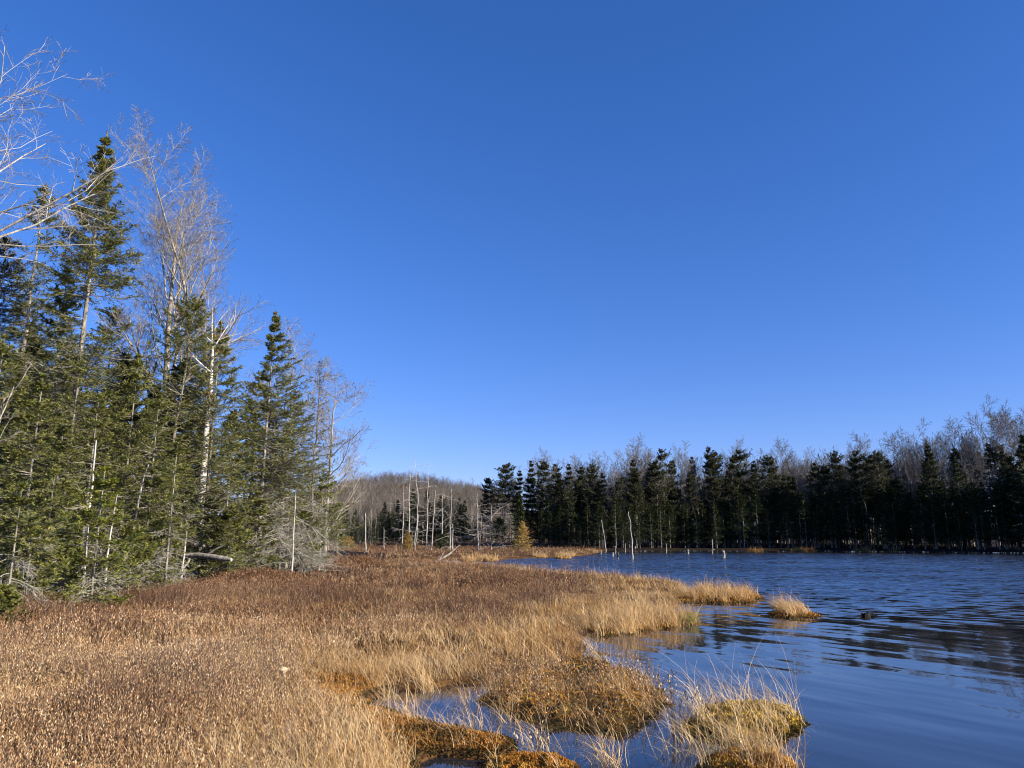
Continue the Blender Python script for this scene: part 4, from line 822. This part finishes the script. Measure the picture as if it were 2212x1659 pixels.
def bush(seed, X, Y, r, h, label, tint=.22, N=620):
    rg = np.random.default_rng(seed); x, y = gp(X, Y, .2); z = float(ground_z(np.array([x]), np.array([y]))[0]); t = thing('bog_bush', label, 'shrub', (x, y, z), 'dark rounded bushes on the bog')
    a = rg.random(N) * 6.283; q = rg.random(N) ** .5; bx = np.cos(a) * q * r; by = np.sin(a) * q * r; hh = h * (1 - .75 * q ** 2.2) * (.7 + .45 * rg.random(N)) * (.75 + .5 * vnoise(bx + x, by + y, .5))
    P = np.empty((N, 5, 3)); P[:, 0] = np.stack([bx, by, np.full(N, -.05)], -1); d = nrm(np.stack([np.cos(a) * q * .45, np.sin(a) * q * .45, np.ones(N)], -1) + rg.normal(0, .16, (N, 3)))
    for k in range(1, 5): d = nrm(d + rg.normal(0, .14, (N, 3))); P[:, k] = P[:, k - 1] + d * (hh / 4)[:, None]
    g = G(); tubes(g, P, np.full((N, 5), .0034), 3, np.repeat(.25, N)); g.obj('stem_foliage', M['stem'], t)
    nl = 13; tt = 1.2 + 2.79 * rg.random((N, nl)); ii = tt.astype(int); f = (tt - ii)[..., None]; qq = np.arange(N)[:, None]; p_ = (P[qq, ii] * (1 - f) + P[qq, ii + 1] * f).reshape(-1, 3); m = len(p_)
    dd = nrm(rg.normal(0, .55, (m, 3)) + (0, 0, .9)); s_ = max(1.0, math.hypot(x, y) / 13)
    g = G(); leaves(g, p_, dd, nrm(np.cross(dd, rg.normal(0, 1, (m, 3)))), .027 * s_ * (.6 + .8 * rg.random(m)), .0045 * s_, np.clip(rg.normal(tint + .09, .18, m), 0, 1)); g.obj('foliage', M['leaf'], t)
bush(950, 1070, 1275, 1.5, .78, 'big dome-shaped dark bush before the narrow far cove', .30, 900)
bush(951, 735, 1230, 2.6, .72, 'broad dark russet bush just past the end of the near woods', .18, 1300)
bush(952, 1000, 1326, 1.3, .50, 'low dark bush in front of the big dome-shaped one', .22)
bush(953, 430, 1292, 1.6, .50, 'low russet bush between the fallen log and the open bog', .25, 800)
bush(954, 190, 1385, 1.2, .46, 'low dark bush below the tiny olive fir and lichen-gray stem', .24)
bush(955, 640, 1288, 1.7, .48, 'wide reddish bush in the middle of the bog', .16, 800)
bush(956, 560, 1262, 1.8, .55, 'dark reddish bush near the end of the woods, left of the broad russet one', .15, 900)
bush(957, 860, 1262, 1.6, .50, 'reddish bush between the broad russet one and the dome-shaped one', .2, 800)

# ------------------------------------------------------------------ hummocks and tussocks in the water
def tussock(seed, px, h, label, nbl, bl, mossm='moss', bladem='sedge', lean=(-.22, -.05), inner=1.0, tuftn=5200, rough=.05, wet=.25, spread=.2, tint=(.68, .2), edge=0, shrub=0, green=None, w=.0022, group='grassy hummocks standing in the water', name='sedge_hummock', tf=.022, curve=.24):
    rg = np.random.default_rng(seed); poly = np.array([gp(*p) for p in px]); c = poly.mean(0); q = poly - c
    A = 72; K = 16; th = np.linspace(0, 2 * math.pi, A, endpoint=False)
    pa = np.arctan2(q[:, 1], q[:, 0]); pr = np.hypot(q[:, 0], q[:, 1]); o = np.argsort(pa); rad = np.interp(th, pa[o], pr[o], period=2 * math.pi)
    rad = rad * (1 + .05 * np.sin(th * 5 + seed) + .04 * rg.normal(0, 1, A)); sc = rad.mean()
    t = thing(name, label, 'hummock', (c[0], c[1], 0), group)
    def surf(a, s):
        r_ = np.interp(a, th, rad, period=2 * math.pi); x = np.cos(a) * r_ * s; y = np.sin(a) * r_ * s
        z = h * (1 - np.clip(s, 0, 1) ** 3.2) ** .8 * (.72 + .5 * vnoise(x + c[0] + 40, y + c[1], .28 + .1 * sc)) - .05
        return np.stack([x, y, z + rough * (vnoise(x * 1. + seed, y, .075) - .5)], -1)
    s = np.linspace(0, 1.02, K)[None] ** .7 + 0 * th[:, None]; v = surf(th[:, None] + 0 * s, s); v[:, -1, 2] = -.18
    ix = np.arange(A * K).reshape(A, K); p = ix[:, :-1]; u = ix[:, 1:]; p2 = np.roll(p, -1, 0); u2 = np.roll(u, -1, 0)
    f = np.concatenate([np.stack([p, u, u2], -1).reshape(-1, 3), np.stack([p, u2, p2], -1).reshape(-1, 3)])
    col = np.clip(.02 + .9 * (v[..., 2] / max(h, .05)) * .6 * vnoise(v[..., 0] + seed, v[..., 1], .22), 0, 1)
    g = G(); g.add(v, f, col.ravel())
    # moss shoots
    tuftn = int(tuftn * 1.7)
    a = rg.random(tuftn) * 6.283; ss = rg.random(tuftn) ** .45; tuftn = tuftn; P0 = surf(a, ss); out = np.stack([np.cos(a) * ss ** 3, np.sin(a) * ss ** 3, np.full(tuftn, .8)], -1)
    dd = nrm(out + rg.normal(0, .5, (tuftn, 3))); sd_ = nrm(np.cross(dd, rg.normal(0, 1, (tuftn, 3))))
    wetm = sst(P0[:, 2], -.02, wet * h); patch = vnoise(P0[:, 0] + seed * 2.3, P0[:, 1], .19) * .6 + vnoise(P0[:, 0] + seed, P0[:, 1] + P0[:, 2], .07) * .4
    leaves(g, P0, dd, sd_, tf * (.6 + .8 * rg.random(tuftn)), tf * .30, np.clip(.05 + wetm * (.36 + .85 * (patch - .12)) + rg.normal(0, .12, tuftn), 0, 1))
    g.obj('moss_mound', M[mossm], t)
    a = rg.random(nbl) * 6.283; ss = rg.random(nbl) ** .5 * inner; a = a if not edge else a
    # blades come in tufts
    ncl = max(8, nbl // 9); ca = rg.random(ncl) * 6.283; cs = rg.random(ncl) ** .5 * inner; pick = rg.integers(0, ncl, nbl); P0 = surf(ca[pick], cs[pick]); P0[:, :2] += rg.normal(0, .03 + .015 * sc, (nbl, 2)); P0[:, 2] -= .03
    P0[:, 2] = np.maximum(P0[:, 2], -.03)
    H = bl * (.45 + .75 * rg.random(nbl)) * (.75 + .5 * rg.random(ncl))[pick]
    gb_ = G(); blades(gb_, P0[:, 0], P0[:, 1], P0[:, 2], H, rg, 1.0, lean, spread, curve, w, tint, 6); gb_.obj('grass_blades', M[bladem], t)
    nth = int(nbl * .35); a = rg.random(nth) * 6.283; P0 = surf(a, np.full(nth, .93)); P0[:, 2] = np.maximum(P0[:, 2], 0); gt_ = G(); K = 5
    P = np.empty((nth, K, 3)); P[:, 0] = P0; d = nrm(np.stack([np.cos(a), np.sin(a), np.full(nth, .7)], -1) + rg.normal(0, .35, (nth, 3)))
    for i in range(1, K): d = nrm(d + (0, 0, -.55)); P[:, i] = P[:, i - 1] + d * (bl * .13 * (.5 + rg.random(nth)))[:, None]
    ribbons(gt_, P, np.full((nth, K), w) * np.linspace(1, .3, K), nrm(np.stack([-np.sin(a), np.cos(a), 0 * a], -1)), np.clip(rg.normal(.35, .25, nth), 0, 1)); gt_.obj('thatch_foliage', M['sedge'], t)
    if green:
        ng, gdx = green; q = rg.integers(0, 5, ng); ga_ = gdx + rg.normal(0, .35, 5)[q]; P0 = surf(ga_, np.full(ng, .86)); P0[:, :2] += rg.normal(0, .05, (ng, 2)); P0[:, 2] -= .03
        gb_ = G(); blades(gb_, P0[:, 0], P0[:, 1], P0[:, 2], bl * .75 * (.5 + .6 * rg.random(ng)), rg, 1.0, (.12, -.08), spread, curve, w, (.35, .25), 6); gb_.obj('green_grass_blades', M['sedge_green'], t)
    if shrub:
        gl_, gs_ = G(), G(); P0 = surf(rg.random(shrub) * 6.283, rg.random(shrub) ** .5 * .95); N = shrub; hh = .20 + .25 * rg.random(N)
        P = np.empty((N, 4, 3)); P[:, 0] = P0; d = nrm(np.stack([rg.normal(-.05, .3, N), rg.normal(0, .3, N), np.ones(N)], -1))
        for i in range(1, 4): d = nrm(d + rg.normal(0, .15, (N, 3))); P[:, i] = P[:, i - 1] + d * (hh / 3)[:, None]
        tubes(gs_, P, np.full((N, 4), .0018), 3, .4); nl = 9; tt = .25 + .77 * (np.arange(nl)[None] + rg.random((N, nl))) / nl; qq = np.minimum(tt, .999) * 3; i = qq.astype(int); f_ = (qq - i)[..., None]; ii = np.arange(N)[:, None]
        p_ = (P[ii, i] * (1 - f_) + P[ii, i + 1] * f_).reshape(-1, 3); T = nrm(P[ii, i + 1] - P[ii, i]).reshape(-1, 3); m = len(p_); dd = nrm(T + nrm(rg.normal(0, 1, (m, 3))) * .6)
        leaves(gl_, p_, dd, nrm(np.cross(dd, rg.normal(0, 1, (m, 3)))), .028 * (.6 + .8 * rg.random(m)), .006, np.clip(rg.normal(.62, .2, m), 0, 1))
        gs_.obj('shrub_stems', M['stem'], t); gl_.obj('shrub_leaves', M['leaf'], t)
    return t
tussock(801, [(1050,1500),(1062,1535),(1100,1562),(1200,1585),(1320,1596),(1395,1582),(1445,1548),(1440,1510),(1400,1475),(1340,1440),(1265,1400),(1180,1440),(1100,1460)], .15,
        'largest rusty moss hummock covered with grass and brown shrubs, joined to the bog', 2000, .30, inner=.97, tuftn=15000, shrub=360, wet=.4, lean=(-.12, -.04), spread=.3)
tussock(802, [(1490,1555),(1500,1590),(1560,1608),(1640,1602),(1728,1578),(1728,1548),(1690,1528),(1610,1528),(1540,1535)], .16,
        'yellow moss hummock with tall pale grass blown to one side, alone in the water', 420, .66, 'moss_y', 'sedge', inner=.9, tuftn=9000, lean=(-.24, -.05), tint=(.85, .15), w=.0026, rough=.10, tf=.028)
tussock(803, [(1535,1640),(1545,1690),(1640,1700),(1720,1685),(1715,1655),(1640,1640)], .18,
        'moss hummock with green-tinged sedge cut by the bottom of the photo', 300, .55, 'moss', 'sedge', inner=.9, tuftn=6000, lean=(-.16, -.05), w=.0026, tint=(.75, .2), green=(60, 2.4))
tussock(804, [(1050,1650),(1070,1690),(1150,1710),(1230,1695),(1238,1655),(1180,1632),(1110,1632)], .12,
        'bare orange moss hummock at the bottom of the photo', 60, .35, 'moss', 'sedge', tuftn=9000, tint=(.8, .15))
tussock(805, [(1490,1296),(1500,1304),(1550,1308),(1605,1306),(1612,1296),(1600,1284),(1540,1280),(1495,1284)], .22,
        'grassy islet with an orange moss rim off the end of the point', 2400, .55, 'moss', 'sedge', inner=.9, tuftn=4200, tf=.05, w=.005, lean=(-.16, -.03), tint=(.62, .2))
tussock(806, [(1692,1334),(1700,1340),(1728,1336),(1742,1326),(1738,1318),(1705,1316),(1690,1324)], .12,
        'lone leaning tussock of pale grass far out in the water', 1100, .62, 'moss', 'sedge', inner=.62, tuftn=1500, tf=.04, w=.004, lean=(-.42, -.02), tint=(.72, .18))
tussock(807, [(1288,1366),(1300,1378),(1345,1376),(1370,1364),(1372,1345),(1330,1338),(1296,1346)], .12,
        'tan sedge tussock at the waterline beside the little inlet', 1900, .60, 'moss', 'sedge', inner=.97, tuftn=2500, tf=.04, w=.004, lean=(-.12, -.05))
tussock(808, [(1376,1352),(1390,1360),(1430,1362),(1464,1352),(1466,1336),(1430,1326),(1385,1332)], .12,
        'green-edged sedge tussock next to the tan one at the waterline', 1900, .62, 'moss', 'sedge', inner=.97, tuftn=2500, tf=.04, w=.004, lean=(-.08, -.05), tint=(.66, .2), green=(260, -.5))
tussock(809, [(660,1500),(680,1535),(740,1538),(785,1530),(780,1505),(720,1492)], .09, 'orange moss hummock at the left end of the small pool', 120, .4, 'moss', 'sedge', tuftn=7000, tint=(.65, .2))
tussock(810, [(985,1600),(1000,1628),(1050,1634),(1098,1624),(1085,1602),(1030,1592)], .08, 'dull moss hummock with few blades between pool and bottom water', 70, .4, 'moss', 'sedge', tuftn=6000, tint=(.65, .2))
tussock(811, [(790,1548),(850,1566),(920,1584),(975,1600),(980,1590),(930,1570),(860,1548),(810,1538)], .07, 'long dark moss bank along the near side of the small pool', 160, .4, 'moss', 'sedge', tuftn=7000, tint=(.6, .2))
tussock(812, [(1455,1300),(1465,1306),(1485,1304),(1484,1290),(1460,1288)], .2, 'small orange moss clump between the point and the grassy islet', 120, .5, 'moss', 'sedge', tuftn=1500, tf=.05, w=.004)
# tussocks along the spit's waterline and the far shore
ST = [(r3(1092, 869), 'first'), (r3(1172, 867), 'second'), (r3(1245, 868), 'third'), (r3(1730, 850), 'fifth'), (r3(1582, 845), 'fourth'), (r3(1765, 836), 'sixth')]
for i, ((X, Y), w_) in enumerate(ST):
    wx = 9 if i != 4 else 6
    tussock(820 + i, [(X - wx, Y), (X, Y + .5), (X + wx, Y), (X + wx * .6, Y - .8), (X - wx * .6, Y - .8)], .15, f'golden grass tuft in the water off the far spit, {w_} from the narrow cove', 360, .75, tuftn=300, tf=.1, w=.012, lean=(-.06, 0), tint=(.68, .16), group='grass tufts along the far spit')
FT = [(r5(150, 1098), 'first'), (r5(440, 1100), 'second'), (r5(500, 1102), 'third'), (r5(562, 1102), 'fourth'), (r5(960, 1116), 'fifth'), (r5(1003, 1116), 'sixth'), (r5(1212, 1106), 'seventh')]
for i, ((X, Y), w_) in enumerate(FT):
    d = 112.0; kx, kz = ray(X, 1189.5); dd_ = -CAMH / kz; wx = 5.5
    tussock(840 + i, [(X - wx, 1189.7), (X, 1190.1), (X + wx, 1189.7), (X + wx * .6, 1189.2), (X - wx * .6, 1189.2)], .15, f'pale grass tuft at the foot of the dark far shore, {w_} going right', 240, .8, tuftn=200, tf=.1, w=.014, lean=(-.05, 0), tint=(.22, .16), group='grass tufts along the far shore')
# moss shoots over the low wet ground by the pool
rg = np.random.default_rng(95); n = 60000; lo_ = STRIP.min(0); hi_ = STRIP.max(0); xs = lo_[0] + (hi_[0] - lo_[0]) * rg.random(n); ys = lo_[1] + (hi_[1] - lo_[1]) * rg.random(n)
sd = sdist(xs, ys); k = (sdist(xs, ys, STRIP) < .12) & (sd > -.06); xs, ys, sd = xs[k], ys[k], sd[k]; m = len(xs); zs = np.maximum(ground_z(xs, ys, sd), -.01) + .05 * vnoise(xs, ys, .16) * vnoise(xs + 3, ys, .4)
dd = nrm(rg.normal(0, .5, (m, 3)) + (0, 0, .8)); pt = vnoise(xs, ys, .3) * .6 + vnoise(xs + 5, ys, .08) * .4
g = G(); leaves(g, np.stack([xs, ys, zs], -1), dd, nrm(np.cross(dd, rg.normal(0, 1, (m, 3)))), .024 * (.6 + .8 * rg.random(m)), .0075, np.clip(.05 + sst(sd, -.05, .1) * (.08 + .72 * pt) + rg.normal(0, .12, m), 0, 1))
tag(g.obj('moss_carpet', M['moss']), 'rusty sphagnum moss carpeting the low ground beside the small pool', 'moss', kind='stuff')
# single upright reeds standing in the pool and beside the hummocks
g = G(); rg = np.random.default_rng(90); xs, ys = [], []
for X, Y, n in [(840, 1510, 40), (880, 1530, 30), (1000, 1520, 36), (905, 1555, 24), (1030, 1570, 24), (930, 1495, 60), (968, 1600, 26), (1100, 1560, 18), (1150, 1610, 26), (1200, 1625, 22), (1310, 1648, 60), (1330, 1655, 40), (1470, 1575, 50), (1490, 1600, 40), (1060, 1500, 30), (1450, 1640, 20), (1570, 1600, 70), (1275, 1400, 40), (1300, 1430, 36), (1390, 1470, 30), (1500, 1560, 40)]:
    x, y = gp(X, Y); xs.append(x + rg.normal(0, .07, n)); ys.append(y + rg.normal(0, .07, n))
xs = np.concatenate(xs); ys = np.concatenate(ys); blades(g, xs, ys, np.full(len(xs), -.05), .28 + .32 * rg.random(len(xs)), rg, 1.0, (-.2, -.04), .26, .2, .0026, (.8, .17), 6)
tag(g.obj('water_sedge', M['sedge']), 'loose pale sedge blades standing in the shallow water between hummocks', 'sedge', kind='stuff')
for i, (X, Y, h, lab) in enumerate([(1462, 1590, .62, 'tallest upright shrub sprig with curled pale leaves between the two big hummocks'), (1484, 1572, .50, 'middle upright shrub sprig standing in the gap between the two big hummocks'), (1452, 1556, .55, 'upright shrub sprig at the right rim of the largest hummock'), (1500, 1600, .42, 'short shrub sprig at the left rim of the yellow hummock'), (1165, 1640, .34, 'short shrub sprig with pale leaves behind the orange bottom hummock')]):
    x, y = gp(X, Y); rg = np.random.default_rng(900 + i); t = thing('shrub_sprig', lab, 'shrub', (x, y, 0), 'shrub sprigs between the hummocks'); n = 5
    P = np.empty((n, 5, 3)); P[:, 0] = np.stack([rg.normal(0, .03, n), rg.normal(0, .03, n), np.full(n, -.1)], -1); d = nrm(rg.normal(0, .16, (n, 3)) + (0, 0, 1))
    for k in range(1, 5): d = nrm(d + rg.normal(0, .12, (n, 3))); P[:, k] = P[:, k - 1] + d * ((h + .1) / 4 * (.7 + .4 * rg.random(n)))[:, None]
    g = G(); tubes(g, P, np.full((n, 5), .0028) * np.linspace(1, .5, 5), 4, .2); g.obj('stem', M['stem'], t)
    tt = 2.6 + 1.39 * rg.random((n, 8)); ii = tt.astype(int); f = (tt - ii)[..., None]; q = np.arange(n)[:, None]; p_ = (P[q, ii] * (1 - f) + P[q, ii + 1] * f).reshape(-1, 3); m = len(p_)
    dd = nrm(rg.normal(0, .35, (m, 3)) + (0, 0, 1)); g = G(); leaves(g, p_, dd, nrm(np.cross(dd, rg.normal(0, 1, (m, 3)))), .034, .0075, np.where(rg.random(m) < .35, .02, .92)); g.obj('foliage', M['leaf'], t)
# the pale curled dry leaf caught on a stalk
x, y, z = dp(612, 1448, 8.1); t = thing('dry_leaf', 'pale curled dry leaf held up on one straw above the shrubs', 'leaf', (x, y, z))
g = G(); K = 7; u = np.linspace(-1, 1, K); wv = np.array([.0, .6, .95, 1, .8, .45, 0]); v = np.concatenate([np.stack([u * .05, -.02 * wv + .02, wv * .035 * s_ + .015 * u ** 2], -1) for s_ in (-1, 0, 1)]); v[K:2 * K, 1] -= .02
i = np.arange(K - 1); f = np.concatenate([np.stack([i + o, i + 1 + o, i + 1 + o + K], -1) for o in (0, K)] + [np.stack([i + o, i + 1 + o + K, i + o + K], -1) for o in (0, K)]); g.add(v, f, .85); g.obj('blade', M['leaf'], t)
g = G(); tubes(g, np.array([[(0, 0, -.02), (.005, 0, -.2), (.0, 0, -.42)]]), np.array([[.003, .003, .003]]), 4, .9); g.obj('stalk', M['stem'], t)
